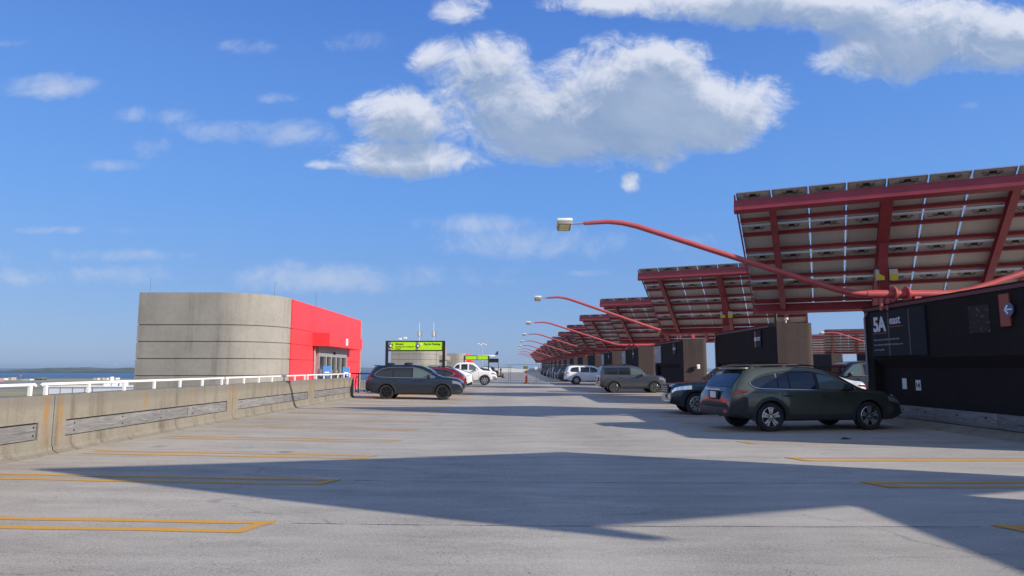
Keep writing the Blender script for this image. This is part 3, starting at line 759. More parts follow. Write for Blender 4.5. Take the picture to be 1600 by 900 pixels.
def walkway_bits():
    # black railings beside the walkway
    def iron(label, x0, y0, x1, y1, n):
        d = Vector((x1 - x0, y1 - y0, 0)); L = d.length; rz = math.atan2(d.y, d.x)
        t = thing('iron_railing', label, 'railing', (x0, y0, .17), rz)
        MB().tube([(0, 0, 1.15), (L, 0, 1.15)], .04, 6).build('top_rail', M_BLKMETAL, t)
        MB().tube([(0, 0, .12), (L, 0, .12)], .025, 6).build('bottom_rail', M_BLKMETAL, t)
        for i in range(n + 1): MB().ext((L * i / n - .03, -.03, 0), (L * i / n + .03, .03, 1.12)).build('post', M_BLKMETAL, t)
        b = MB()
        for i in range(int(L / .14)): b.tube([(.07 + i * .14, 0, .12), (.07 + i * .14, 0, 1.14)], .009, 4, caps=False)
        tag(b.build('baluster', M_BLKMETAL, t), kind='stuff')
    iron('black iron railing behind the dark blue suv', -9.9, 41.0, -7.6, 41.0, 3)
    iron('black iron railing along the walkway before the lobby doors', -9.9, 36.4, -9.9, 41.0, 4)
    def board(label, x, y, h, w):
        t = thing('standing_sign', label, 'sign', (x, y, .17))
        MB().box((0, 0, h - .45), (.06, w, .9)).build('board', M_BLUE, t)
        MB().box((0, -w / 2 + .05, (h - .9) / 2), (.05, .05, h - .9)).build('leg', M_GALV, t); MB().box((0, w / 2 - .05, (h - .9) / 2), (.05, .05, h - .9)).build('leg', M_GALV, t)
        for i in range(2):
            MB().box((.033, 0, h - .38 - i * .17), (.008, w * .6, .06)).build('lettering', M_WHITE, t)
        t.rotation_euler = (0, 0, R(-55))
    board('blue standing notice board in front of the lobby doors', -11.2, 41.6, 1.6, .48)
    board('blue notice board beside the red wall past the doors', -11.1, 46.0, 1.55, .48)
    for i, (x, y, lb) in enumerate(((-9.45, 43.0, 'blue luggage cart nearer the parapet end'), (-8.75, 43.0, 'blue luggage cart close behind the dark blue suv'))):
        t = thing('luggage_cart', lb, 'cart', (x, y, .17), .3, 'blue luggage carts by the railing')
        MB().tube([(-.3, -.25, .12), (.3, -.25, .12), (.3, .25, .12), (-.3, .25, .12), (-.3, -.25, .12)], .03, 6).build('base_frame', M_BLUE, t)
        m = MB()
        for s in (-1, 1): m.tube([(-.3, s * .25, .12), (-.3, s * .25, .85), (-.2, s * .25, .95)], .025, 6)
        m.tube([(-.2, -.25, .95), (-.2, .25, .95)], .03, 6); m.tube([(-.3, -.25, .55), (-.3, .25, .55)], .02, 6)
        m.build('handle_frame', M_BLUE, t)
        MB().box((-.28, 0, .42), (.03, .42, .3)).build('panel', M_WHITE, t)
        for a, b in ((-.25, -.22), (-.25, .22), (.25, -.22), (.25, .22)):
            MB().lathe([(.03, -.02), (.06, -.02), (.06, .02), (.03, .02)], 10, 0, Matrix.Translation((a, b, .06)), 'y').build('wheel', M_TYRE, t)
    return


walkway_bits()


# ------------------------------------------------------------------ brown bulkheads under the canopies
BX0, BX1, BLEN = 11.6, 13.25, 9.1
BTOP = 3.62


def bulkhead(y0, label, top=BTOP, group='dark brown bulkheads under the canopies'):
    t = thing('bulkhead', label, 'bulkhead', (BX0, y0, 0), group=group)
    Wd = BX1 - BX0; L = BLEN
    # end block facing the camera: rounded on the far side, rough brown aggregate
    ne = .9
    P = [(0, 0)]
    P += [(Wd - .35, 0)] + [(Wd - .35 + .35 * math.sin(a), .35 - .35 * math.cos(a)) for a in np.linspace(.2, PI / 2, 6)]
    P += [(Wd, ne), (0, ne)]
    m = MB().prism(P, -.2, top)
    # colour the lane side dark: separate thin skin, proud by 4 mm
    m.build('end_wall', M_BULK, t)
    s = MB()
    s.ext((-.012, .0, 0), (-.001, ne - .002, top - .14))
    # upper wall with overhanging underside
    rec = .28
    prof = [(0, 1.95), (0, top - .14), (Wd, top - .14), (Wd, -.2), (rec, -.2), (rec, 1.66)]
    s.prism([(x, z) for x, z in prof], ne, L - .45, axis='y')
    s.ext((0, L - .45, -.2), (Wd, L, top - .14))
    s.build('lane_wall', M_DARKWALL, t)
    cp = MB().ext((-.03, ne + .002, top - .138), (Wd + .02, L + .02, top - .04)); cp.build('coping', M_COPING, t)
    MB().ext((-.05, ne + .002, top - .04), (Wd + .04, L + .04, top + .0)).build('coping_cap', M_DARKWALL, t)
    # timber bumper along the foot and a concrete kerb
    cuts = [ne + .1, ne + 2.5, ne + 5.0, L - .55]
    for q in range(3):
        p = MB().box((rec - .09 + .004 * q, (cuts[q] + cuts[q + 1]) / 2, .36), (.14, cuts[q + 1] - cuts[q] - .02, .36), 0, bev=.012)
        for yy in np.arange(cuts[q] + .4, cuts[q + 1], 1.1): p.lathe([(.03, 0), (.03, .01), (0, .012)], 8, 1, Matrix.Translation((rec - .162 + .004 * q, yy, .42)) @ Matrix.Rotation(R(-90), 4, 'Y'))
        p.build('plank', [M_TIMBER, M_BLACK], t)
    MB().prism([(rec - .60, .0), (rec - .45, .08), (rec - .1, .17), (rec, .17), (rec, -.1), (rec - .60, -.1)], ne + .003, L - .452, axis='y').build('kerb', M_PARAPET, t)
    MB().tube([(-.06, L - .12, 1.2), (-.06, L - .12, top - .35), (-.06, L - .3, top - .2)], .03, 6).build('conduit', M_SIGNGREY, t)
    return t


ORD = ['nearest', 'second', 'third', 'fourth', 'fifth', 'sixth', 'seventh', 'eighth', 'ninth', 'tenth', 'eleventh', 'twelfth', 'thirteenth', 'fourteenth', 'fifteenth', 'sixteenth']
BY0 = 13.35
b_proto = bulkhead(BY0, 'long dark wall with the 5A east sign, under the nearest canopy')
B = {0: b_proto}
B[-1] = copy_tree(b_proto, 'dark bulkhead beside the camera, outside the frame', loc=(BX0, BY0 - 16.5, 0))
for i in range(1, 16):
    lb = {1: 'dark brown bulkhead with the EXIT sign, just beyond the green wagon',
          2: 'dark brown bulkhead beyond the EXIT one, with a pale notice at its far end',
          3: 'dark brown bulkhead in front of the grey suv hood'}.get(i, f'{ORD[i]} dark brown bulkhead counted back from the 5A wall')
    B[i] = copy_tree(b_proto, lb, loc=(BX0, BY0 + 16.5 * i + .08, 0))


# ------------------------------------------------------------------ solar canopies
CA, CB_ = 1.0517, 1.71498
AL, BE = .41331, .45123
P0 = Vector((7.0156, 20.974, 7.1353))
U = Vector((math.cos(AL), -math.sin(AL), 0)); V = Vector((math.sin(AL) * math.cos(BE), math.cos(AL) * math.cos(BE), -math.sin(BE))); N = U.cross(V)
NC, NR = 8, 4
CBASE = Vector((P0 + U * (NC * CA / 2) + V * (CB_ * 2))); CBASE.z = 0
ROOT0 = CBASE
UVN = Matrix((U, V, N)).transposed().to_4x4()
UVN.translation = P0 - ROOT0


def uvn_box(m, lo, hi, mi=0): return m.ext(lo, hi, mi, UVN)


def canopy_parts():
    """panel and junction box meshes shared by every canopy"""
    p = MB(); w0, w1, h0, h1 = .018, CA - .018, .016, CB_ - .016
    fw = .03
    p.ext((w0, h0, -.04), (w0 + fw, h1, 0), 0); p.ext((w1 - fw, h0, -.04), (w1, h1, 0), 0)
    p.ext((w0 + fw, h0, -.04), (w1 - fw, h0 + fw, 0), 0); p.ext((w0 + fw, h1 - fw, -.04), (w1 - fw, h1, 0), 0)
    p.add([(w0 + fw, h0 + fw, -.003), (w1 - fw, h0 + fw, -.003), (w1 - fw, h1 - fw, -.003), (w0 + fw, h1 - fw, -.003)], [(0, 1, 2, 3)], 1)
    p.add([(w0 + fw, h0 + fw, -.010), (w1 - fw, h0 + fw, -.010), (w1 - fw, h1 - fw, -.010), (w0 + fw, h1 - fw, -.010)], [(3, 2, 1, 0)], 2)
    panel = p.mesh('panel', [M_ALU, M_CELL, M_BACK])
    js = []
    for v in range(3):
        rn = random.Random(v); j = MB(); j.box((.52, .19, -.03), (.17, .10, .035), bev=.008)
        for s in (-1, 1):
            a = .075 + rn.uniform(-.02, .025); cx = .52 + s * (.085 + a); pts = [(.52 + s * .085, .17, -.03)]
            for q in range(11):
                th = (1.2 + q / 10 * (5.2 + rn.uniform(-1, 1)))
                pts.append((cx - s * a * math.cos(th - .6), .21 + a * 1.0 * math.sin(th + .3), -.04 - .012 * q / 10))
            if v == 1: pts.append((cx + s * .18, .28, -.04))
            j.tube(pts, .008, 4, caps=False)
        js.append(j.mesh('junction_box', [M_BLACK]))
    return panel, js


PANEL, JBOX = canopy_parts()


def purlin_positions():
    out = []
    for r in range(NR):
        for f in (.26, .80):
            if r == 0 and f < .5: continue
            out.append((r + f) * CB_)
    return out


def canopy(label, y_off, x_off=0, detail=2):
    t = thing('solar_canopy', label, 'solar canopy', tuple(ROOT0 + Vector((x_off, y_off, 0))), group='red steel solar canopies')
    Lu = NC * CA
    def uo(name, lo, hi, mat): return uvn_box(MB(), lo, hi).build(name, mat, t)
    for v in purlin_positions():
        m = MB(); uvn_box(m, (.02, v - .035, -.165), (Lu - .02, v + .035, -.155)); uvn_box(m, (.02, v - .035, -.155), (Lu - .02, v - .025, -.05)); uvn_box(m, (.02, v - .035, -.05), (Lu - .02, v + .035, -.041))
        m.build('purlin', M_STEEL, t)
    uo('top_beam', (-.06, .20, -.56), (Lu + .06, .40, -.167), M_STEEL)
    uo('bottom_beam', (-.04, NR * CB_ - .22, -.50), (Lu + .04, NR * CB_ - .04, -.167), M_STEEL)
    for c, w in ((1, .10), (4, .16), (7, .10)):
        m = MB(); u0 = c * CA
        uvn_box(m, (u0 - w, .402, -.44), (u0 + w, NR * CB_ - .222, -.42)); uvn_box(m, (u0 - .02, .402, -.42), (u0 + .02, NR * CB_ - .222, -.20)); uvn_box(m, (u0 - w, .402, -.20), (u0 + w, NR * CB_ - .222, -.168))
        m.build('rafter', M_STEEL, t)
    for u0 in (.0, Lu):
        uo('edge_angle', (u0 - .05, .1, -.15), (u0 - .012 if u0 == 0 else u0 + .05, NR * CB_ - .05, -.02), M_STEEL)
    # column, leaning haunch and collar
    zc = (P0 + U * (4 * CA) + V * (2 * CB_)).z - .45
    m = MB(); m.ext((-.12, -.15, 0), (.12, .15, 3.5)); m.ext((-.17, -.20, 3.63), (.17, .20, zc - .25)); m.ext((-.13, -.16, 3.5), (.13, .16, 3.63)); m.build('column', M_STEEL, t, rot=(0, 0, -AL))
    mh = MB(); mh.prism([(-.9, zc + .38), (.9, zc - .46), (.22, zc - 1.15), (-.22, zc - 1.15)], -.12, .12, axis='x'); mh.build('haunch', M_STEEL, t, rot=(0, 0, -AL))
    mc = MB(); mc.ext((-.24, -.27, zc - 1.12), (.24, .27, zc - 1.06))
    for q in range(6): mc.box((-.2 + q * .08, -.29, zc - 1.09), (.03, .05, .05), 1)
    mc.build('collar', [M_STEEL, M_BLACK], t, rot=(0, 0, -AL))
    if detail == 2:
        for s in (-1, 1):
            m = MB(); m.box((s * .2 - .02, -.36, 4.62), (.26, .16, .36), 0, bev=.01)
            m.box((s * .2 - .02, -.442, 4.55), (.24, .006, .2), 1)
            m.build('combiner_box', [M_GALV, M_BOXYEL], t, rot=(0, 0, -AL * .4))
    eul = UVN.to_euler()
    if detail == 2:
        for i in range(NC):
            for r in range(NR):
                o = link('panel', PANEL, t, P0 - ROOT0 + U * (i * CA) + V * (r * CB_), eul)
                jj = link('junction_box', JBOX[(i * 7 + r * 3 + i * r) % 3], o, (random.uniform(-.04, .04), 0, 0))
        for r in range(1, NR):
            uvn_box(MB(), (.05, r * CB_ + .022, -.068), (Lu - .05, r * CB_ + .038, -.052)).build('conduit', M_ALU, t)
    elif detail == 1:
        for i in range(NC):
            for r in range(NR): link('panel', PANEL, t, P0 - ROOT0 + U * (i * CA) + V * (r * CB_), eul)
    else:
        m = MB()
        for i in range(NC):
            for r in range(NR):
                a, b = i * CA, r * CB_
                m.ext((a + .018, b + .01, -.04), (a + CA - .018, b + CB_ - .01, -.02), 0, UVN); m.ext((a + .018, b + .01, -.02), (a + CA - .018, b + CB_ - .01, 0), 1, UVN)
        tag(m.build('panel', [M_BACK, M_CELL], t), kind='stuff')
    return t


CLAB = {-1: 'red solar canopy beside the camera, mostly outside the frame', 0: 'nearest and largest red solar canopy, over the 5A sign wall', 1: 'second red solar canopy, over the EXIT bulkhead'}
c_near = canopy(CLAB[0], 0)
for i in range(-1, 6):
    if i == 0: continue
    copy_tree(c_near, CLAB.get(i, f'{ORD[i] if i > 0 else ""} red solar canopy counted back along the lane from the 5A wall'), loc=tuple(ROOT0 + Vector((0, 16.5 * i, 0))))
c_mid = canopy('seventh red solar canopy counted back along the lane from the 5A wall', 16.5 * 6, 0, 1)
c_far = None
for i in range(7, 16):
    lb = f'{ORD[i]} red solar canopy counted back along the lane from the 5A wall'
    if c_far is None: c_far = canopy(lb, 16.5 * i, 0, 0)
    else: copy_tree(c_far, lb, loc=tuple(ROOT0 + Vector((0, 16.5 * i, 0))))
for k_, (dx, dy, lb) in enumerate(((37.6, 76.6, 'red solar canopy of the far row, nearest of those seen past the 5A wall'), (37.6, 93.1, 'red solar canopy of the far row, behind the nearest one there'), (37.6, 109.6, 'red solar canopy of the far row, third one back there'))):
    copy_tree(c_mid, lb, loc=tuple(ROOT0 + Vector((dx, dy, 0))))
for dx, y0, lb in ((31.7, 93.0, 'small far bulkhead between the green wagon roof and the far canopies'), (35.2, 84, 'far bulkhead behind the dark pickup')):
    o = copy_tree(b_proto, lb, loc=(BX0 + dx, y0, 0))


# signs on the bulkheads --------------------------------------------------
def wall_signs():
    X = BX0
    # 5A east board
    t = thing('level_sign', 'dark 5A east board on the nearest black wall', 'sign', (X - .02, 22.0, 0))
    MB().ext((-.05, -2.95, 2.02), (0, -.08, 3.40)).build('board', M_SIGNDARK, t)
    xx = -.056
    text('lettering', '5A', .62, M_TEXTPALE, t, (xx, -.22, 2.80), ROT_FACE_NEG_X, bold=.022, spacing=.95)
    text('lettering', 'east', .36, M_TEXTPALE, t, (xx, -1.16, 2.98), ROT_FACE_NEG_X, bold=.004)
    MB().ext((xx - .002, -.98, 2.715), (xx + .004, -.2, 2.735)).build('rule', M_ORANGE, t)
    MB().ext((xx - .002, -1.86, 2.885), (xx + .004, -1.12, 2.905)).build('rule', M_ORANGE, t)
    for i, s in enumerate(('Please mark our location and take ticket', 'Pay at elevator lobby before returning to car', 'Use Crosswalks')):
        text('lettering', s, .088, M_TEXTDIM, t, (xx, -.22, 2.50 - .155 * i), ROT_FACE_NEG_X)
    pale = pmat('taped_seam', (.075, .07, .065), .6)
    for a, w in ((-1.05, .07), (-2.15, .05)): MB().ext((-.054, a - w, 2.03), (-.0505, a, 3.36)).build('seam', pale, t)
    # arrow sign at the frame edge
    t = thing('arrow_sign', 'orange strip with a round blue left arrow on the black wall', 'sign', (X - .02, 16.0, 0))
    MB().ext((-.04, -.20, 2.62), (0, .12, 3.60 - .22)).build('strip', M_ORANGE, t)
    d = MB().lathe([(.0, -.062), (.165, -.062), (.165, -.04), (.0, -.04)], 24, 0, Matrix.Translation((0, -.19, 3.0)), 'x').build('disc', pmat('sign_blue_grey', (.06, .09, .19), .4), t)
    a = MB(); a.ext((-.072, -.31, 2.985), (-.064, -.08, 3.015))
    a.prism([(-.06, 3.0), (-.17, 3.11), (-.20, 3.085), (-.115, 3.0), (-.20, 2.915), (-.17, 2.89)], -.072, -.064, axis='x'); a.build('arrow', M_WHITE, d)
    # patch of torn poster
    t = thing('torn_poster', 'torn flaking poster remains on the black wall beside the arrow', 'poster', (X - .005, 17.3, 0))
    mm = bpy.data.materials.new('flaked_paper'); mm.use_nodes = True; k = NT(mm.node_tree); b = mm.node_tree.nodes['Principled BSDF']
    pos = k.n('ShaderNodeNewGeometry').outputs['Position']
    k.put(b.inputs['Base Color'], k.mix(k.step(k.noise(pos, 9, 6, .7), .56, .62), (.02, .017, .018), (.11, .10, .10))); b.inputs['Roughness'].default_value = .9
    MB().ext((-.008, -.75, 2.52), (0, 0, 3.2)).build('sheet', mm, t)
    # 14 sticker
    t = thing('stall_notice', 'blank pale paper on the lower black wall', 'notice', (X + .28, 20.85, 0)); MB().ext((-.012, -.11, 1.02), (-.002, .11, 1.34)).build('sheet', M_PLATE, t)
    t = thing('stall_number', 'pale number 14 plate on the lower black wall', 'sign', (X + .28, 20.15, 0)); MB().ext((-.012, -.12, 1.0), (-.002, .12, 1.30)).build('plate', M_PLATE, t)
    text('lettering', '14', .2, M_TEXTBLK, t, (-.016, .11, 1.08), ROT_FACE_NEG_X, bold=.006)
    # EXIT board on the second bulkhead, arrow boards on the rest
    def exit_sign(y, label, lit=True):
        t = thing('exit_sign', label, 'sign', (X - .02, y, 0), group='small exit boards on the bulkheads')
        MB().ext((-.04, -.62, 2.62), (0, .2, 3.38)).build('board', M_SIGNDARK, t)
        MB().ext((-.048, .02, 2.62), (-.042, .2, 3.38)).build('strip', M_ORANGE, t)
        text('lettering', 'EXIT', .24, M_TEXTPALE, t, (-.046, -.06, 2.92), ROT_FACE_NEG_X, bold=.004)
        d = MB().lathe([(.0, -.066), (.10, -.066), (.10, -.05), (.0, -.05)], 16, 0, Matrix.Translation((0, .08, 3.0)), 'x').build('disc', M_TEXTPALE, t)
    exit_sign(32.35, 'dark EXIT board with orange strip on the bulkhead past the wagon')
    exit_sign(48.9, 'small dark exit board on the third bulkhead')
    exit_sign(65.4, 'small dark exit board on the fourth bulkhead')
    exit_sign(82.0, 'small dark exit board on the fifth bulkhead')
    for y, lb in ((54.2, 'grey level board at the far end of the third bulkhead'), (70.8, 'grey level board at the far end of the fourth bulkhead'), (87.2, 'grey level board at the far end of the fifth bulkhead')):
        t = thing('level_sign', lb, 'sign', (X - .02, y, 0), group='grey level boards on the bulkheads')
        MB().ext((-.05, -1.0, 2.05), (0, 1.2, 3.38)).build('board', M_SIGNGREY, t)
        text('lettering', '5A', .5, M_TEXTPALE, t, (-.056, 1.05, 2.82), ROT_FACE_NEG_X, bold=.02); text('lettering', 'east', .28, M_TEXTPALE, t, (-.056, .2, 2.95), ROT_FACE_NEG_X)
        for q in range(3): MB().ext((-.056, -.3, 2.55 - q * .15), (-.0515, 1.0, 2.58 - q * .15)).build('rule', M_TEXTDIM, t)
    # conduit mast and camera on the second bulkhead
    t = thing('conduit_mast', 'black conduit mast rising from the EXIT bulkhead', 'mast', (X + .12, 30.3, BTOP)); MB().tube([(0, 0, 0), (0, 0, .95)], .07, 8).build('pole', M_BLKMETAL, t); MB().box((0, 0, .01), (.25, .25, .02)).build('base_plate', M_BLKMETAL, t)
    t = thing('security_camera', 'small white security camera on the EXIT bulkhead', 'camera', (X + .5, 30.15, BTOP))
    MB().tube([(0, 0, 0), (0, 0, .14)], .03, 6).build('bracket', M_WHITE, t); MB().box((0, -.05, .18), (.1, .28, .1), bev=.02).build('body', M_WHITE, t)
    t = thing('wall_lamp', 'small wall lamp with white head on the brown bulkhead end', 'lamp', (X + .55, 46.4, 1.5))
    MB().tube([(0, .05, 0), (0, -.12, .1), (.3, -.15, .22)], .05, 6).build('arm', M_BLACK, t); MB().box((.38, -.16, .24), (.2, .14, .3), bev=.02).build('head', M_WHITE, t)


wall_signs()


# ------------------------------------------------------------------ twin-arm street lamps
def street_lamp(label, Y, x_off=0):
    t = thing('street_lamp', label, 'street lamp', (12.15 + x_off, Y, 0), group='salmon pink twin arm street lamps')
    zc = 3.92
    MB().ext((.25, -.1, 0), (.45, .1, zc - .08)).build('post', M_PIPE, t)
    m = MB(); m.tube([(-1.2, 0, zc), (1.2, 0, zc)], .13, 12)
    for s in (-.35, .05): m.lathe([(.13, -.03), (.24, -.03), (.24, .03), (.13, .03)], 18, 0, Matrix.Translation((s, 0, zc)), 'x')
    for s in (-.75, -.55): m.ext((s - .03, -.05, zc - .5), (s + .03, .05, zc - .1))
    m.build('hub_pipe', M_PIPE, t)
    for s in (-1, 1):
        a = MB(); pts = []
        # straight rise with a soft bend at both ends
        ctrl = [(1.15, 0.0), (1.6, .03), (2.1, .14), (2.8, .36), (8.25, 2.14), (8.7, 2.24), (9.15, 2.28), (9.75, 2.24), (9.9, 2.23)]
        for x, z in ctrl: pts.append((s * x, 0, zc + z))
        a.tube(pts, .12, 12, r1=.055)
        arm = a.build('arm', M_PIPE, t)
        MB().tube([(s * 9.9, 0, zc + 2.23), (s * 10.3, 0, zc + 2.215)], .032, 8).build('bracket', M_GALV, t)
        h = MB()
        M_ = Matrix.Translation((s * 10.52, 0, zc + 2.21)) @ Matrix.Rotation(R(-13), 4, 'X')
        h.box((0, 0, .02), (.48, .62, .10), 0, M_, bev=.03); h.box((0, 0, -.07), (.42, .56, .12), 1, M_, bev=.03)
        hd = h.build('lamp_head', [M_WHITE, M_LAMPBODY], t)
        l = MB(); l.box((0, -.02, -.135), (.30, .42, .03), 0, M_, bev=.01); l.build('lens', M_LAMPLENS, hd)
    return t


lamp0 = street_lamp('nearest pink street lamp, its long arm crossing the nearest canopy', 21.0)
for i in range(-1, 10):
    if i == 0: continue
    lb = {-1: 'pink street lamp behind the camera', 1: 'second pink street lamp, arm over the third canopy'}.get(i, f'{ORD[i] if i > 0 else ""} pink twin arm street lamp counted back from the 5A wall')
    o_ = copy_tree(lamp0, lb, loc=(12.15, 47.2 if i == 1 else 21.0 + 23.6 * i, 0))
    if i == 1: o_.scale = (.985, 1, 1.055)
copy_tree(lamp0, 'pink street lamp of the far row, seen past the 5A wall', loc=(12.15 + 38.2, 88.0, 0))


# ------------------------------------------------------------------ overhead lime signs
def lime_sign(label, x0, x1, Y, ztop, first):
    t = thing('overhead_sign', label, 'sign', (x0, Y, dz(x0)), group='lime green overhead signs')
    Wd = x1 - x0; z1 = ztop - dz(x0); z0 = z1 - .60
    for x in (.08, Wd - .08): MB().ext((x - .08, -.06, 0), (x + .08, .06, z1)).build('post', M_BLKMETAL, t)
    MB().ext((.161, -.05, z1 - .07), (Wd - .161, .05, z1)).build('frame_bar', M_BLKMETAL, t); MB().ext((.161, -.05, z0 - .02), (Wd - .161, .05, z0 + .05)).build('frame_bar', M_BLKMETAL, t)
    mid = Wd * .505
    for q, (a, b) in enumerate(((.161, mid), (mid, Wd - .161))):
        MB().ext((a + .16, -.04, z0 + .05), (b, .04, z1 - .07)).build('panel', M_LIME, t)
        MB().ext((a, -.042, z0 + .05), (a + .158, .042, z1 - .07)).build('panel', M_SIGNGREY, t)
        d = MB().lathe([(0, .07), (.11, .07), (.11, .04), (0, .04)], 20, 0, Matrix.Translation((a + .15, -.0, (z0 + z1) / 2)) @ Matrix.Rotation(PI, 4, 'Z'), 'y').build('disc', M_BLACK, t)
        MB().lathe([(0, .076), (.07, .076), (.07, .07), (0, .07)], 16, 0, Matrix.Translation((a + .15, 0, (z0 + z1) / 2)) @ Matrix.Rotation(PI, 4, 'Z'), 'y').build('arrow', M_WHITE, d)
    if first:
        text('lettering', 'Elevator', .15, M_TEXTBLK, t, (.60, -.046, z1 - .24), ROT_FACE_NEG_Y, bold=.002)
        text('lettering', 'Boutique Air  Southwest', .11, M_TEXTBLK, t, (.60, -.046, z1 - .39), ROT_FACE_NEG_Y)
        text('lettering', 'United', .11, M_TEXTBLK, t, (.60, -.046, z1 - .52), ROT_FACE_NEG_Y)
        text('lettering', 'Pay for Parking', .16, M_TEXTBLK, t, (mid + .50, -.046, z1 - .25), ROT_FACE_NEG_Y, bold=.002)
        MB().lathe([(0, .05), (.065, .05), (.065, .041), (0, .041)], 16, 0, Matrix.Translation((mid + .33, 0, z1 - .2)) @ Matrix.Rotation(PI, 4, 'Z'), 'y').build('disc', M_WHITE, t)
        m = MB(); m.box((.44, -.044, z1 - .22), (.03, .008, .1)); m.box((.44, -.044, z1 - .46), (.08, .008, .03)); m.box((.40, -.044, z1 - .44), (.03, .008, .06)); m.build('pictogram', M_TEXTBLK, t)
    return t


lime_sign('near lime green overhead sign reading Pay for Parking', -7.56, -4.0, 41.0, 3.27, True)
lime_sign('smaller far lime green overhead sign above the white pickup', -6.9, -3.25, 98, 3.42, False)
t = thing('overhead_sign', 'dark overhead sign on thin posts past the far lime sign', 'sign', (-4.4, 128, 0))
for x in (.05, 1.85): MB().ext((x - .05, -.05, 0), (x + .05, .05, 3.4)).build('post', M_BLKMETAL, t)
MB().ext((.101, -.04, 2.75), (1.799, .04, 3.4)).build('panel', M_SIGNDARK, t); MB().ext((.101, -.045, 2.65), (1.799, .045, 2.748)).build('strip', M_COPING, t)


# ------------------------------------------------------------------ cars
def pchip(pts):
    x = np.array([p[0] for p in pts], float); y = np.array([p[1] for p in pts], float)
    h = np.diff(x); d = np.diff(y) / h; m = np.zeros(len(x))
    for i in range(1, len(x) - 1):
        if d[i - 1] * d[i] > 0:
            w1 = 2 * h[i] + h[i - 1]; w2 = h[i] + 2 * h[i - 1]; m[i] = (w1 + w2) / (w1 / d[i - 1] + w2 / d[i])
    m[0], m[-1] = d[0], d[-1]
    def f(t):
        t = min(max(t, x[0]), x[-1]); i = min(max(int(np.searchsorted(x, t) - 1), 0), len(h) - 1)
        s = (t - x[i]) / h[i]
        return ((1 + 2 * s) * (1 - s) ** 2) * y[i] + s * (1 - s) ** 2 * h[i] * m[i] + s * s * (3 - 2 * s) * y[i + 1] + s * s * (s - 1) * h[i] * m[i + 1]
    return f


class Car:
    def __init__(s, spec):
        s.sp = spec; s.L = spec['L']; s.hw = spec['W'] / 2
        s.top = pchip(spec['top']); s.belt = pchip(spec['belt']); s.bot = pchip(spec['bot'])
        s.rt, s.ft = spec.get('rear_taper', .10), spec.get('front_taper', .20)
        s.k = spec.get('tumble', .30)
    def width(s, x):
        w = s.hw
        e = .55
        if x < e: w *= 1 - s.rt * ((e - x) / e) ** 2.6
        e = .75
        if s.L - x < e: w *= 1 - s.ft * ((e - (s.L - x)) / e) ** 2.6
        return w
    def ring(s, x):
        t, b, zb, w = s.top(x), s.belt(x), s.bot(x), s.width(x)
        zs = min(b, t - .10); g = t - zs; zs = max(zs, zb + .12)
        ws = w * .968
        wr = ws - (.09 if g < .16 else .09 + s.k * (g - .16))
        cr = .035
        q = [(0, zb), (w * .80, zb), (w * .945, zb + .05), (w * .98, zb + .17 * min(1, (zs - zb) / .5)), (w, zb + (zs - zb) * .52), (w * .994, zb + (zs - zb) * .76), (ws, zs - .015), (ws - .03, zs + .012)]
        p7 = q[-1]; p9 = (wr, t - cr - .03)
        if p9[1] < p7[1] + .005: p9 = (wr, p7[1] + .005)
        q.append(((p7[0] + p9[0]) / 2 + .012 * min(1, g / .4), (p7[1] + p9[1]) / 2))
        q.append(p9); q.append((wr - .05, max(t - cr * .55, p9[1] + .004))); q.append((wr * .55, max(t - cr * .12, p9[1] + .008))); q.append((0, max(t, p9[1] + .01)))
        return q
    def side_y(s, x, z):
        q = s.ring(x)
        for a, b in zip(q[2:10], q[3:11]):
            if a[1] <= z <= b[1] and b[1] > a[1]: return a[0] + (b[0] - a[0]) * (z - a[1]) / (b[1] - a[1])
        return q[2][0] if z < q[2][1] else q[10][0]
    def pr(s, x, r):
        """point on the surface at station x, fractional ring index r"""
        q = s.ring(x); i = min(int(r), 11); f = r - i
        return q[i][0] + (q[i + 1][0] - q[i][0]) * f, q[i][1] + (q[i + 1][1] - q[i][1]) * f
    def P(s, x, y, z): return (x - s.L / 2, y, z)


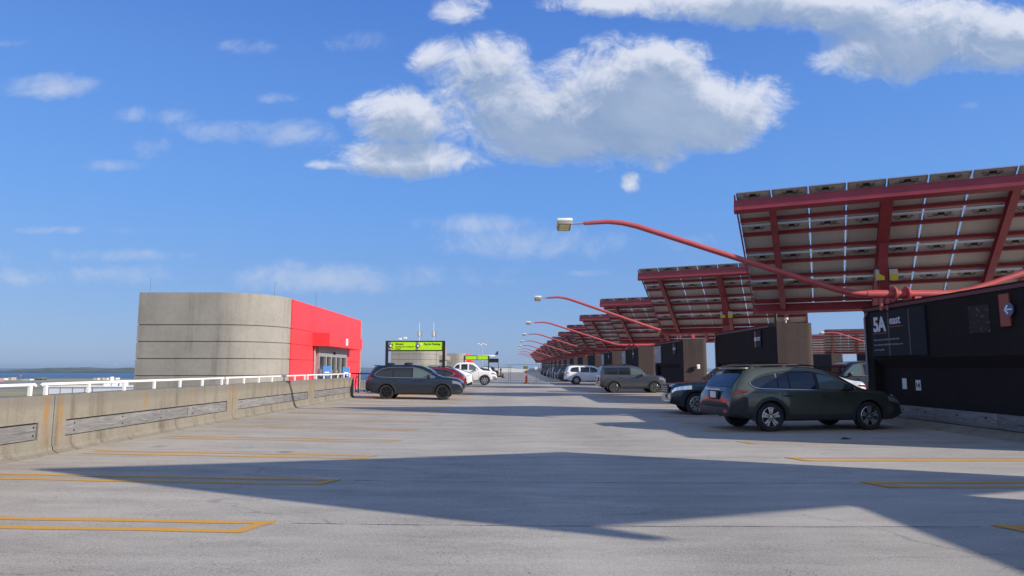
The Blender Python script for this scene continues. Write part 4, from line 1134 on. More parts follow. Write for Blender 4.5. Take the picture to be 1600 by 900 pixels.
def build_car(label, spec, loc, rz=0.0, scale=1.0, group='parked cars', name=None, cat=None, detail=2):
    c = Car(spec); sp = spec; L = c.L
    paint = sp['paint']; clad = sp.get('clad', paint)
    t = thing(name or sp['name'], label, cat or sp['cat'], loc, rz, group); t.scale = (scale,) * 3
    Rw = sp['R']; ax = sp['axles']
    # --- body
    xs = list(np.linspace(0, .3, 8)) + list(np.linspace(.36, L - .36, 46)) + list(np.linspace(L - .3, L, 8))
    rings = [c.ring(x) for x in xs]; n = len(rings[0]); m = MB(); vs = []
    full = 2 * n - 2
    for x, q in zip(xs, rings):
        for i in range(n): vs.append(c.P(x, -q[i][0], q[i][1]))
        for i in range(n - 2, 0, -1): vs.append(c.P(x, q[i][0], q[i][1]))
    fs = []; mi = []
    cr_ = sp.get('clad_ring', 1); ce = sp.get('clad_end', cr_)
    for a in range(len(xs) - 1):
        for j in range(full):
            k = (j + 1) % full
            fs.append((a * full + j, (a + 1) * full + j, (a + 1) * full + k, a * full + k))
            ri = min(j, full - 1 - j); lim = ce if (xs[a] < .42 or xs[a] > L - .42) else cr_
            mi.append(1 if ri < lim else 0)
    fs.append(tuple(range(full))); mi.append(1 if ce > 3 else 0); fs.append(tuple(range((len(xs) - 1) * full, len(xs) * full))[::-1]); mi.append(0)
    m.v = vs; m.f = fs; m.mi = mi; m.sm = [True] * len(fs)
    me = m.mesh('body', [paint, clad, M_BLACK])
    body = link('body', me, t)
    cut = MB()
    for xa in ax:
        for s in (-1, 1):
            r = Rw + sp.get('gap', .055)
            cut.lathe([(r, s * (c.hw - .30)), (r, s * (c.hw + .2))], 40, 0, Matrix.Translation((xa - L / 2, 0, Rw)), 'y', cap=True)
    co = cut.build('cutter', M_BLACK, t)
    md = body.modifiers.new('b', 'BOOLEAN'); md.object = co; md.operation = 'DIFFERENCE'; md.solver = 'EXACT'
    bpy.context.view_layer.update()
    me2 = bpy.data.meshes.new_from_object(body.evaluated_get(bpy.context.evaluated_depsgraph_get()))
    body.modifiers.clear(); body.data = me2; bpy.data.objects.remove(co)
    if len(me2.materials) < 3:
        me2.materials.clear()
        for q in (paint, clad, M_BLACK): me2.materials.append(q)
    for p in me2.polygons:
        ce_ = p.center
        for xa in ax:
            dx, dzz = ce_.x - (xa - L / 2), ce_.z - Rw
            if math.hypot(dx, dzz) < Rw + sp.get('gap', .055) + .002 and abs(ce_.y) < c.hw and (abs(p.normal.y) > .9 and abs(ce_.y) < c.hw - .27 or abs(math.hypot(dx, dzz) - Rw - sp.get('gap', .055)) < .012):
                p.material_index = 2
    # --- wheels
    ns = sp.get('spokes', 5)
    ty = MB(); hwid = .115
    ty.lathe([(Rw * .69, -hwid * .9), (Rw * .9, -hwid), (Rw * .985, -hwid * .8), (Rw, -hwid * .5), (Rw, hwid * .5), (Rw * .985, hwid * .8), (Rw * .9, hwid), (Rw * .69, hwid * .9)], 36, 0, None, 'y')
    tyre = ty.mesh('wheel', M_TYRE)
    rm = MB(); rr = Rw * .70
    rm.lathe([(rr, -.10), (rr, .02), (rr * .93, .03), (rr * .93, -.03)], 36, 0, None, 'y')      # outer face towards +y
    rm.lathe([(rr * .93, -.03), (0.0, -.035)], 24, 1, None, 'y')
    rm.lathe([(rr * .2, -.02), (rr * .2, .022), (0, .026)], 16, 0, None, 'y')
    for i in range(ns):
        a = 2 * PI * i / ns + PI / 2
        for da in ((-.13, .13) if sp.get('twin', True) else (0,)):
            w0, w1 = rr * .11, rr * (.105 if sp.get('twin', True) else .17)
            ca, sa = math.cos(a), math.sin(a); cb, sb = math.cos(a + da * 1.5), math.sin(a + da * 1.5)
            p0 = Vector((ca * rr * .15, 0, sa * rr * .15)); p1 = Vector((cb * rr * .95, 0, sb * rr * .95)); d = (p1 - p0).normalized(); nn = Vector((-d.z, 0, d.x))
            q = [p0 - nn * w0, p0 + nn * w0, p1 + nn * w1, p1 - nn * w1]
            rm.add([v + Vector((0, y, 0)) for y in (.0, .024) for v in q], [(3, 2, 1, 0), (4, 5, 6, 7), (0, 1, 5, 4), (1, 2, 6, 5), (2, 3, 7, 6), (3, 0, 4, 7)], 0)
    rim = rm.mesh('rim', [sp.get('rim', M_RIM), M_BLACK])
    for xa in ax:
        for s in (-1, 1):
            w = link('wheel', tyre, t, (xa - L / 2, s * (c.hw - .135), Rw))
            link('rim', rim, w, (0, s * .075, 0), (0, 0, 0 if s > 0 else PI))
    def conf(name, x0, x1, lo, hi, mat, off, nx=16, nz=5, parent=t, sides=(-1, 1)):
        for s in sides:
            rows = []
            for i in range(nx + 1):
                x = x0 + (x1 - x0) * i / nx; a, b = lo(x), hi(x)
                rows.append([c.P(x, s * (c.side_y(x, a + (b - a) * j / nz) + off), a + (b - a) * j / nz) for j in range(nz + 1)])
            MB().grid(rows).build(name, mat, parent)
    # --- side glass
    gz = sp['glass']                                           # list of (x0,x1,kind) panes, with outline functions
    dlo, dhi = pchip(sp['dlo']), pchip(sp['dhi'])
    g0, g1 = sp['dlo'][0][0], sp['dlo'][-1][0]
    conf('window_surround', g0 - .02, g1 + .02, lambda x: dlo(x) - .022, lambda x: max(dhi(x) + .022, dlo(x) + .0), sp.get('surround', M_BLACK), .004, 30)
    for x0, x1, kind in gz:
        conf('window', x0, x1, dlo, lambda x: max(dhi(x), dlo(x) + .003), M_GLASSLT if kind == 'clear' else M_GLASS, .009, 14)  # panes marked clear are opaque, light from behind is in their colour
    if sp.get('chrome', True):
        for s in (-1, 1):
            xs_ = np.linspace(g0, g1, 26); pts = [c.P(x, s * (c.side_y(x, dhi(x) + .022) + .012), dhi(x) + .022) for x in xs_] + [c.P(x, s * (c.side_y(x, dlo(x) - .022) + .012), dlo(x) - .022) for x in xs_[::-1]]
            pts.append(pts[0]); MB().tube(pts, .011, 5, caps=False).build('window_trim', sp.get('trim', M_CHROME), t)
    # --- windscreen and rear window on the top surface
    def top_patch(name, x0, x1, frac, mat, f0=None):
        rows = []
        for i in range(13):
            x = x0 + (x1 - x0) * i / 12; q = c.ring(x); wr = q[9][0]
            row = []
            for j in range(-8, 9):
                y = wr * frac * j / 8; ay = abs(y)
                z = None
                for (a, b) in ((q[12], q[11]), (q[11], q[10]), (q[10], q[9])):
                    if ay <= b[0] + 1e-6: z = a[1] + (b[1] - a[1]) * (ay - a[0]) / max(1e-6, b[0] - a[0]); break
                if z is None: z = q[9][1]
                row.append(Vector(c.P(x, y, z)))
            rows.append(row)
        nrm = (rows[1][8] - rows[0][8]); nv = Vector((-nrm.z, 0, nrm.x)).normalized()
        if nv.z < 0: nv = -nv
        rows = [[p + nv * .010 for p in r] for r in rows]
        return MB().grid(rows).build(name, mat, t)
    top_patch('windscreen', *sp['wind'], .90, M_GLASS)
    if 'rearw' in sp: top_patch('rear_window', *sp['rearw'], .88, M_GLASS)
    # --- lights as patches of the body surface
    def patch(name, x0, x1, r0, r1, mat, off=.012, taper=0.0):
        for s in (-1, 1):
            rows = []
            for i in range(9):
                f = i / 8; x = x0 + (x1 - x0) * f; row = []
                for j in range(6):
                    mid = (r0 + r1) / 2; h = (r1 - r0) / 2 * (1 - taper * f); r = mid + h * (j / 5 * 2 - 1)
                    y, z = c.pr(x, r); row.append(c.P(x + (off if x > L / 2 else -off) * (1 - f if x < L / 2 else f) * .5, s * (y + off), z))
                rows.append(row)
            MB().grid(rows).build(name, mat, t)
    h = sp.get('head', (L - .50, L - .02, 5.0, 5.9)); patch('headlight', *h, sp.get('lens', M_LENS))
    tl = sp.get('tail', (.01, .34, 4.9, 6.3)); patch('taillight', *tl, sp.get('taillens', M_TAIL), .012, sp.get('tail_taper', .6))
    # --- wheel arch lips and sills
    if sp.get('arch', True):
        for xa in ax:
            for s in (-1, 1):
                rows = []
                for i in range(21):
                    th = R(-12) + R(204) * i / 20; row = []
                    for r in (Rw + .045, Rw + .06, Rw + sp.get('arch_w', .105), Rw + sp.get('arch_w', .105) + .006):
                        x = xa + r * math.cos(th); z = Rw + r * math.sin(th)
                        o = .022 if r < Rw + .1 and r > Rw + .05 else (.0 if r < Rw + .05 else (.014 if r < Rw + sp.get('arch_w', .105) + .003 else -.004))
                        row.append(c.P(x, s * (c.side_y(min(max(x, 0), L), max(z, c.bot(x) + .055)) + o), z))
                    rows.append(row)
                MB().grid(rows).build('wheel_arch', clad if clad is not paint else paint, t)
    if detail >= 1:
        for s in (-1, 1):
            for hx in sp.get('handles', ()):
                zz = c.belt(hx) - .13
                MB().box(c.P(hx, s * (c.side_y(hx, zz) + .022), zz), (.20, .035, .035), 0, bev=.012).build('door_handle', sp.get('handle_mat', paint), t)
            for dx in sp.get('seams', ()):
                pts = [c.P(dx + .05 * math.sin((z - .5) * 2.0), s * (c.side_y(dx, z) + .0015), z) for z in np.linspace(c.bot(dx) + .12, c.belt(dx) - .03, 8)]
                MB().tube(pts, .005, 4, caps=False).build('door_seam', M_BLACK, t)
            mx = sp.get('mirror')
            if mx:
                zz = c.belt(mx) + .07; yy = c.side_y(mx, zz)
                mm = MB(); mm.box(c.P(mx, s * (yy + .15), zz + .03), (.16, .22, .16), 0, bev=.045); mm.box(c.P(mx + .02, s * (yy + .03), zz - .04), (.08, .12, .05), 1, bev=.015)
                mm.build('wing_mirror', [sp.get('mirror_mat', paint), M_BLACK], t)
            rl = sp.get('rails')
            if rl:
                pts = []
                for i in range(11):
                    x = rl[0] + (rl[1] - rl[0]) * i / 10; q = c.ring(x); e = .0 if i in (0, 10) else .055
                    pts.append(c.P(x, s * (q[9][0] - .07), q[10][1] + e))
                rr_ = MB().tube(pts, .022, 6); 
                rr_.box(c.P((rl[0] + rl[1]) / 2, s * (c.ring((rl[0] + rl[1]) / 2)[9][0] - .07), c.ring((rl[0] + rl[1]) / 2)[10][1] + .02), (.10, .03, .06))
                rr_.build('roof_rail', sp.get('rail_mat', M_BLACK), t)
        # grille, lower intake, plates
        zb = c.bot(L); zt = c.top(L - .02)
        g = sp.get('grille', (.55, .55, .22))
        gm = MB(); gm.box(c.P(L - .005, 0, g[1]), (.07, g[0] * 2, g[2]), 0, bev=.02)
        for i in range(3): gm.box(c.P(L + .03, 0, g[1] - g[2] / 2 + g[2] * (i + 1) / 4), (.012, g[0] * 1.8, .018), 1)
        gm.build('grille', [M_BLACK, sp.get('grille_bar', M_CLAD)], t)
        if sp.get('frontplate'): MB().box(c.P(L + .045, sp['frontplate'][0], sp['frontplate'][1]), (.012, .31, .16)).build('licence_plate', M_PLATE, t)
        rp = sp.get('rearplate')
        if rp:
            b = MB(); b.box(c.P(-.012, 0, rp), (.02, .52, .24), 0, bev=.008); b.box(c.P(-.026, 0, rp), (.008, .31, .16), 1); b.build('licence_plate', [M_BLACK, M_PLATE], t)
        if sp.get('spoiler'):
            x, w = sp['spoiler']; q = c.ring(x); MB().box(c.P(x - .06, 0, q[12][1] + .0), (.30, w * 2, .05), 0, Matrix.Identity(4), bev=.02).build('rear_spoiler', paint, t)
    return t, c


def paint(name, col, metal=.4, rough=.32): return pmat(name, col, rough, metal, 1.0)


def suv_spec(**kw):
    d = dict(name='parked_suv', cat='suv', L=4.69, W=1.86, R=.355, axles=(1.02, 3.72),
             top=[(0, .72), (.015, .90), (.08, 1.06), (.25, 1.36), (.42, 1.57), (.62, 1.63), (1.3, 1.675), (2.1, 1.68), (2.6, 1.63), (2.9, 1.52), (3.5, 1.16), (3.62, 1.11), (4.1, 1.05), (4.45, .97), (4.6, .86), (4.69, .60)],
             belt=[(0, 1.08), (1, 1.04), (3.5, .99), (4.69, .88)], bot=[(0, .44), (.5, .30), (1, .24), (4.0, .24), (4.4, .25), (4.69, .34)],
             dlo=[(.42, 1.19), (.62, 1.10), (1.2, 1.075), (3.2, 1.045), (3.35, 1.06)], dhi=[(.42, 1.20), (.62, 1.36), (.9, 1.47), (1.5, 1.52), (2.1, 1.52), (2.55, 1.46), (3.0, 1.26), (3.35, 1.062)],
             glass=[(.45, 1.28, 'dark'), (1.36, 2.20, 'dark'), (2.28, 3.33, 'clear')], wind=(2.68, 3.46), rearw=(.12, .42),
             clad=M_CLAD, clad_ring=3, clad_end=3, handles=(1.45, 2.45), seams=(1.32, 2.24, 3.28), mirror=3.05, rails=(.75, 2.4), spokes=5, rearplate=.82, grille=(.55, .62, .24))
    d.update(kw); return d


def cars():
    # green wagon in the foreground
    g = suv_spec(name='parked_wagon', cat='wagon', L=4.87, W=1.875, R=.362, axles=(1.07, 3.815), paint=paint('olive_green_paint', (.062, .072, .052), .45, .30), clad_ring=3, clad_end=5,
                 top=[(0, .72), (.02, .93), (.10, 1.06), (.26, 1.27), (.50, 1.50), (.66, 1.575), (1.2, 1.615), (2.1, 1.62), (2.65, 1.57), (2.95, 1.47), (3.62, 1.12), (3.76, 1.07), (4.3, 1.00), (4.62, .92), (4.78, .82), (4.87, .60)],
                 belt=[(0, 1.03), (1, 1.02), (3.6, .985), (4.87, .86)], bot=[(0, .44), (.5, .31), (1, .25), (4.2, .25), (4.6, .26), (4.87, .34)],
                 dlo=[(.56, 1.19), (.72, 1.10), (1.2, 1.075), (3.30, 1.04), (3.46, 1.055)], dhi=[(.56, 1.20), (.80, 1.34), (1.2, 1.43), (1.7, 1.47), (2.2, 1.465), (2.6, 1.41), (3.0, 1.28), (3.46, 1.057)],
                 glass=[(.60, 1.30, 'dark'), (1.34, 1.62, 'dark'), (1.66, 2.36, 'dark'), (2.46, 3.42, 'clear')], wind=(2.75, 3.58), rearw=(.13, .48),
                 handles=(1.55, 2.60), handle_mat=M_CLAD, mirror_mat=M_BLACK, seams=(1.36, 2.42, 3.40), mirror=3.20, rails=(.55, 2.75), spokes=5, rim=M_RIM, arch_w=.135,
                 tail=(.0, .46, 5.3, 6.7), taillens=M_TAILDK, tail_taper=.7, rearplate=.90, spoiler=(.62, .52))
    th, c = build_car('dark green wagon with grey cladding parked nose in against the black wall', g, (8.0, 19.25, 0), R(10.0), 1.045)
    L2 = c.L / 2
    rb = MB(); rb.box((-L2 + .13, 0, .50), (.36, 1.60, .24), 0, bev=.07); rb.box((-L2 + .02, 0, .645), (.10, 1.30, .03), 0, bev=.01); rb.build('rear_bumper', M_CLAD, th)
    MB().box((-L2 - .012, 0, 1.03), (.03, .74, .035), bev=.01).build('tailgate_trim', M_CHROME, th)
    MB().box((-L2 + .06, -.70, .50), (.24, .16, .07), bev=.01).build('reflector', M_TAIL, th)
    # dark blue SUV on the other side
    b = suv_spec(paint=paint('dark_blue_paint', (.014, .022, .040), .45, .3), rim=M_RIMBLK, spoiler=(.55, .55), rails=None)
    th, c = build_car('dark blue suv with black wheels parked alone by the parapet end', b, (-4.93, 35.6, dz(-5)), R(0), 1.045)
    for x in (1.05, 1.95):
        q = c.ring(x); m = MB(); m.tube([c.P(x, -.62, q[12][1] + .07), c.P(x, .62, q[12][1] + .07)], .028, 6)
        for s in (-1, 1): m.box(c.P(x, s * .6, q[12][1] + .015), (.26, .09, .11), bev=.02)
        m.build('roof_bar', M_BLACK, th)
    MB().box((c.L / 2 - .12, -.62, .42), (.10, .14, .12), bev=.02).build('fog_light', M_LENS, th)
    # red crossover, nose to the parapet
    r = suv_spec(L=4.6, paint=paint('deep_red_paint', (.22, .012, .016), .4, .3), rim=M_RIMDK, axles=(.98, 3.65),
                 top=[(0, .74), (.015, .92), (.09, 1.08), (.35, 1.30), (.75, 1.52), (1.3, 1.63), (1.9, 1.66), (2.5, 1.61), (2.8, 1.50), (3.4, 1.15), (3.52, 1.10), (4.0, 1.04), (4.36, .96), (4.52, .86), (4.6, .6)],
                 dlo=[(.66, 1.22), (.8, 1.13), (1.2, 1.09), (3.1, 1.045), (3.25, 1.06)], dhi=[(.66, 1.23), (.9, 1.36), (1.3, 1.47), (1.7, 1.51), (2.1, 1.51), (2.5, 1.44), (2.9, 1.26), (3.25, 1.062)],
                 glass=[(.70, 1.2, 'dark'), (1.28, 2.1, 'dark'), (2.18, 3.22, 'clear')], wind=(2.6, 3.36), rearw=(.16, .72), belt=[(0, 1.08), (4.6, .9)], bot=[(0, .44), (.5, .3), (1, .24), (4, .24), (4.6, .34)],
                 tail=(.0, .40, 5.2, 6.5))
    build_car('red crossover parked nose to the parapet behind the dark blue suv', r, (-5.05, 41.4, dz(-5)), R(180))
    # white fastback
    w = suv_spec(name='parked_hatchback', cat='car', L=4.75, W=1.92, paint=paint('white_car_paint', (.78, .79, .80), .0, .3), clad_ring=3, rails=None, rearplate=.75, axles=(.95, 3.85),
                 top=[(0, .80), (.015, 1.0), (.10, 1.16), (.5, 1.34), (1.1, 1.54), (1.8, 1.62), (2.3, 1.61), (2.7, 1.53), (3.5, 1.13), (3.65, 1.06), (4.2, .97), (4.5, .88), (4.66, .78), (4.75, .55)],
                 dlo=[(.85, 1.22), (1.0, 1.12), (1.4, 1.08), (3.3, 1.0), (3.4, 1.01)], dhi=[(.85, 1.23), (1.1, 1.34), (1.5, 1.43), (1.9, 1.46), (2.3, 1.45), (2.7, 1.36), (3.1, 1.17), (3.4, 1.012)],
                 glass=[(.9, 1.4, 'dark'), (1.48, 2.25, 'dark'), (2.33, 3.38, 'dark')], wind=(2.6, 3.45), rearw=(.14, 1.2), belt=[(0, 1.12), (2, 1.04), (4.75, .84)], bot=[(0, .5), (.5, .3), (1, .22), (4.2, .22), (4.75, .3)],
                 tail=(.0, .34, 5.9, 6.5), tail_taper=.4)
    build_car('white fastback parked nose to the parapet, showing its dark rear window', w, (-5.05, 47.2, dz(-5)), R(180))
    # white pickup with a plough mount
    p = suv_spec(name='parked_pickup', cat='pickup', L=5.6, W=2.02, R=.40, axles=(1.25, 4.55), paint=pmat('white_truck_paint', (.78, .78, .77), .4, 0, .6), clad=M_SIGNGREY, clad_ring=2, clad_end=4,
                 top=[(0, .9), (.02, 1.24), (.1, 1.30), (1.2, 1.34), (1.75, 1.42), (2.1, 1.82), (2.35, 1.91), (3.0, 1.95), (3.55, 1.90), (3.75, 1.80), (4.25, 1.32), (4.35, 1.27), (5.1, 1.20), (5.42, 1.12), (5.54, 1.0), (5.6, .7)],
                 belt=[(0, 1.30), (4, 1.22), (5.6, 1.08)], bot=[(0, .6), (1, .42), (4.4, .38), (5.2, .42), (5.6, .5)],
                 dlo=[(1.95, 1.42), (2.1, 1.34), (3.9, 1.29), (4.08, 1.3)], dhi=[(1.95, 1.43), (2.15, 1.68), (2.4, 1.77), (3.2, 1.79), (3.5, 1.74), (3.8, 1.55), (4.08, 1.302)],
                 glass=[(2.0, 2.42, 'dark'), (2.55, 3.10, 'dark'), (3.22, 4.05, 'clear')], wind=(3.66, 4.2), rearw=None, chrome=False, surround=pmat('white_truck_paint', (.78, .78, .77), .4, 0, .6), rails=None, handles=(2.7, 3.4), seams=(2.46, 3.16, 4.02), mirror=3.85,
                 head=(5.15, 5.56, 5.2, 6.0), grille=(.62, .95, .3), arch=True, arch_w=.09, rearplate=None, front_taper=.12, rim=M_RIM, spokes=8, twin=False)
    p.pop('rearw')
    th, c = build_car('white pickup with black plough mount on its front bumper', p, (-4.45, 64.8, dz(-4)), 0, 1.09)
    m = MB(); e = c.L / 2
    for s in (-.35, .35):
        m.box((e + .25, s, .75), (.5, .08, .12)); m.box((e + .32, s, 1.0), (.08, .08, .6)); m.box((e + .5, s * .9, .86), (.1, .3, .22))
    m.box((e + .32, 0, 1.22), (.1, 1.2, .1)); m.box((e + .34, 0, .95), (.1, .9, .08)); m.box((e + .52, -.3, .66), (.24, .14, .1))
    for s in (-.5, .5): m.lathe([(0, -.08), (.09, -.07), (.1, .05), (0, .06)], 10, 0, Matrix.Translation((e + .32, s, 1.33)), 'x')
    m.build('plough_mount', M_BLKMETAL, th)
    # ---- right side
    s = suv_spec(L=4.39, W=1.89, R=.36, axles=(.93, 3.60), paint=paint('warm_grey_paint', (.072, .083, .104), .5, .32),
                 top=[(0, .78), (.015, 1.04), (.05, 1.16), (.14, 1.50), (.24, 1.72), (.40, 1.77), (1.2, 1.79), (2.2, 1.78), (2.5, 1.72), (2.7, 1.62), (3.08, 1.24), (3.18, 1.19), (3.7, 1.15), (4.1, 1.11), (4.28, 1.02), (4.39, .66)],
                 belt=[(0, 1.14), (4.39, 1.04)], bot=[(0, .46), (.5, .32), (1, .27), (3.6, .27), (4.39, .36)],
                 dlo=[(.30, 1.24), (.36, 1.22), (2.7, 1.18), (2.95, 1.19)], dhi=[(.30, 1.58), (.40, 1.62), (1.3, 1.64), (2.1, 1.63), (2.4, 1.56), (2.7, 1.39), (2.95, 1.192)],
                 glass=[(.33, 1.18, 'dark'), (1.24, 1.98, 'dark'), (2.06, 2.93, 'clear')], wind=(2.56, 3.06), rearw=(.055, .22), chrome=False, handles=(1.35, 2.2), handle_mat=M_CLAD, seams=(1.2, 2.02, 2.94), mirror=2.78,
                 rails=(.5, 2.2), tail=(.0, .20, 5.0, 6.4), tail_taper=.0, rim=M_RIMDK, spokes=6, rear_taper=.06, front_taper=.10, grille=(.62, .85, .22), rearplate=.9, arch_w=.12)
    build_car('grey boxy suv nose in at the fourth bulkhead', s, (8.05, 46.9, 0), R(3), 1.02)
    q = suv_spec(L=5.2, W=2.03, R=.40, axles=(1.1, 4.2), paint=paint('white_suv_paint', (.74, .76, .80), .0, .3), clad=pmat('white_lower_sill', (.30, .31, .33), .5), clad_ring=1, clad_end=2,
                 top=[(0, .85), (.015, 1.1), (.06, 1.22), (.2, 1.6), (.35, 1.83), (.6, 1.90), (1.8, 1.93), (2.7, 1.90), (3.1, 1.80), (3.8, 1.30), (3.95, 1.24), (4.6, 1.17), (5.0, 1.07), (5.13, .95), (5.2, .65)],
                 belt=[(0, 1.22), (5.2, 1.04)], bot=[(0, .5), (.5, .36), (1, .32), (4.4, .32), (5.2, .4)],
                 dlo=[(.42, 1.36), (.55, 1.27), (3.3, 1.2), (3.55, 1.21)], dhi=[(.42, 1.37), (.65, 1.67), (1.2, 1.74), (2.5, 1.74), (2.9, 1.66), (3.3, 1.42), (3.55, 1.212)],
                 glass=[(.48, 1.35, 'dark'), (1.52, 2.42, 'dark'), (2.5, 3.52, 'dark')], surround=paint('white_suv_paint', (.74, .76, .80), .0, .3), wind=(3.15, 3.75), rearw=(.07, .32), chrome=False, handles=(1.7, 2.65), seams=(1.46, 2.46, 3.5), mirror=3.3, rails=None,
                 tail=(.0, .36, 5.4, 6.5), rim=M_RIM, arch=False, spokes=7, twin=False, rearplate=1.0)
    build_car('large white suv parked nose in beyond the grey boxy suv', q, (8.0, 70.6, 0), R(2), 1.0)
    rr = suv_spec(L=5.0, W=2.05, R=.39, axles=(1.15, 4.07), paint=paint('dark_teal_paint', (.012, .035, .042), .4, .28), clad=M_BLACK, clad_ring=1, clad_end=3,
                  top=[(0, .8), (.015, 1.05), (.06, 1.15), (.25, 1.55), (.4, 1.75), (.7, 1.82), (1.8, 1.85), (2.5, 1.80), (2.9, 1.68), (3.5, 1.24), (3.62, 1.19), (4.3, 1.15), (4.75, 1.09), (4.92, .98), (5.0, .62)],
                  belt=[(0, 1.16), (5, 1.04)], bot=[(0, .5), (.5, .34), (1, .28), (4.2, .28), (4.6, .30), (5, .42)],
                  dlo=[(.45, 1.3), (.55, 1.22), (3.1, 1.16), (3.3, 1.17)], dhi=[(.45, 1.31), (.65, 1.58), (1.2, 1.66), (2.3, 1.66), (2.7, 1.58), (3.05, 1.36), (3.3, 1.172)],
                  glass=[(.5, 1.3, 'dark'), (1.38, 2.25, 'dark'), (2.33, 3.27, 'clear')], wind=(2.95, 3.45), rearw=(.07, .38), handles=(1.6, 2.5), seams=(1.33, 2.29, 3.25), mirror=3.05, rails=None,
                  head=(4.25, 4.93, 5.2, 6.0), grille=(.62, .90, .30), lens=M_CHROME, grille_bar=M_CHROME, frontplate=(.0, .66), arch=False, rim=M_RIM, spokes=7, front_taper=.15)
    th, c = build_car('dark teal suv parked nose out beside the green wagon', rr, (8.15, 25.35, 0), R(180 - 2))
    e = c.L / 2
    MB().box((e - .02, 0, .47), (.10, 1.5, .04), bev=.01).build('bumper_trim', M_CHROME, th)
    MB().box((e - .06, .62, .66), (.06, .16, .09), bev=.01).build('fog_light', M_AMBER, th)
    sd = suv_spec(name='parked_sedan', cat='sedan', L=4.7, W=1.85, R=.34, axles=(1.0, 3.75), paint=paint('silver_white_paint', (.62, .64, .67), .2, .3), clad_ring=1,
                  top=[(0, .72), (.015, .98), (.08, 1.08), (.5, 1.14), (.8, 1.22), (1.4, 1.46), (2.0, 1.56), (2.4, 1.54), (2.8, 1.42), (3.4, 1.05), (3.52, 1.0), (4.1, .93), (4.5, .84), (4.62, .74), (4.7, .5)],
                  belt=[(0, 1.05), (4.7, .82)], bot=[(0, .4), (.5, .26), (1, .2), (4.2, .2), (4.7, .28)],
                  rearclear=1, dlo=[(.95, 1.12), (1.1, 1.04), (3.1, .98), (3.2, .99)], dhi=[(.95, 1.13), (1.4, 1.33), (1.9, 1.42), (2.3, 1.40), (2.7, 1.29), (3.2, .992)],
                  glass=[(1.0, 1.95, 'dark'), (2.03, 3.18, 'dark')], wind=(2.55, 3.35), rearw=(.75, 1.4), handles=(1.3, 2.2), seams=(1.99, 3.15), mirror=2.9, rails=None, arch=False, tail=(.0, .36, 5.2, 6.0), rearplate=.8)
    build_car('silver white sedan half hidden behind the green wagon roofline', sd, (11.55, 28.0, 0), R(180), 1.03)
    dk = dict(p); dk.update(paint=pmat('black_truck_paint', (.008, .009, .012), .35, 0, .25), clad=M_BLACK, clad_ring=1, clad_end=1, surround=M_BLACK, chrome=True, rim=M_RIM, grille_bar=M_CHROME)
    build_car('black pickup seen through the gap beside the 5A wall', dk, (17.0, 33.5, 0), R(180), 1.02)
    # far cars along both sides
    cols = {'maroon': paint('maroon_paint', (.10, .012, .02), .4, .3), 'silver': paint('silver_paint', (.45, .46, .47), .6, .3), 'white': w['paint'], 'black': dk['paint'], 'grey': paint('mid_grey_paint', (.10, .105, .11), .5, .3), 'blue': b['paint']}
    def far(kind, colour, x, y, rz, label):
        sp_ = dict(kind); sp_['paint'] = cols[colour]
        if sp_.get('surround') is not None and sp_['surround'] is not M_BLACK: sp_['surround'] = M_BLACK
        build_car(label, sp_, (x, y, dz(x)), R(rz), 1.0, detail=1)
    far(r, 'maroon', -5.0, 84.0, 180, 'maroon crossover parked beyond the white pickup')
    far(sd, 'silver', -5.0, 92.5, 180, 'silver sedan parked past the maroon crossover')
    far(b, 'white', -5.2, 104, 180, 'small white suv far down the parapet side')
    far(s, 'grey', -5.0, 118, 180, 'grey suv far down the parapet side')
    far(sd, 'black', -5.0, 135, 180, 'black sedan farthest down the parapet side')
    far(b, 'black', 7.9, 84.0, 0, 'black suv behind the chain link fence, nearest the white suv')
    far(sd, 'grey', 7.9, 90.0, 0, 'grey sedan behind the chain link fence')
    far(s, 'blue', 7.9, 98.0, 0, 'dark blue boxy suv behind the chain link fence')
    far(b, 'grey', 7.9, 110, 0, 'grey suv far behind the chain link fence')
    far(sd, 'black', 7.9, 122, 0, 'black sedan far behind the chain link fence')
    far(r, 'black', 7.9, 138, 0, 'black crossover farthest behind the chain link fence')
    far(b, 'silver', 33.0, 62, 180, 'silver suv on the far side of the deck, seen past the green wagon')
    far(sd, 'black', 27.5, 50, 180, 'dark sedan on the far side of the deck')


cars()


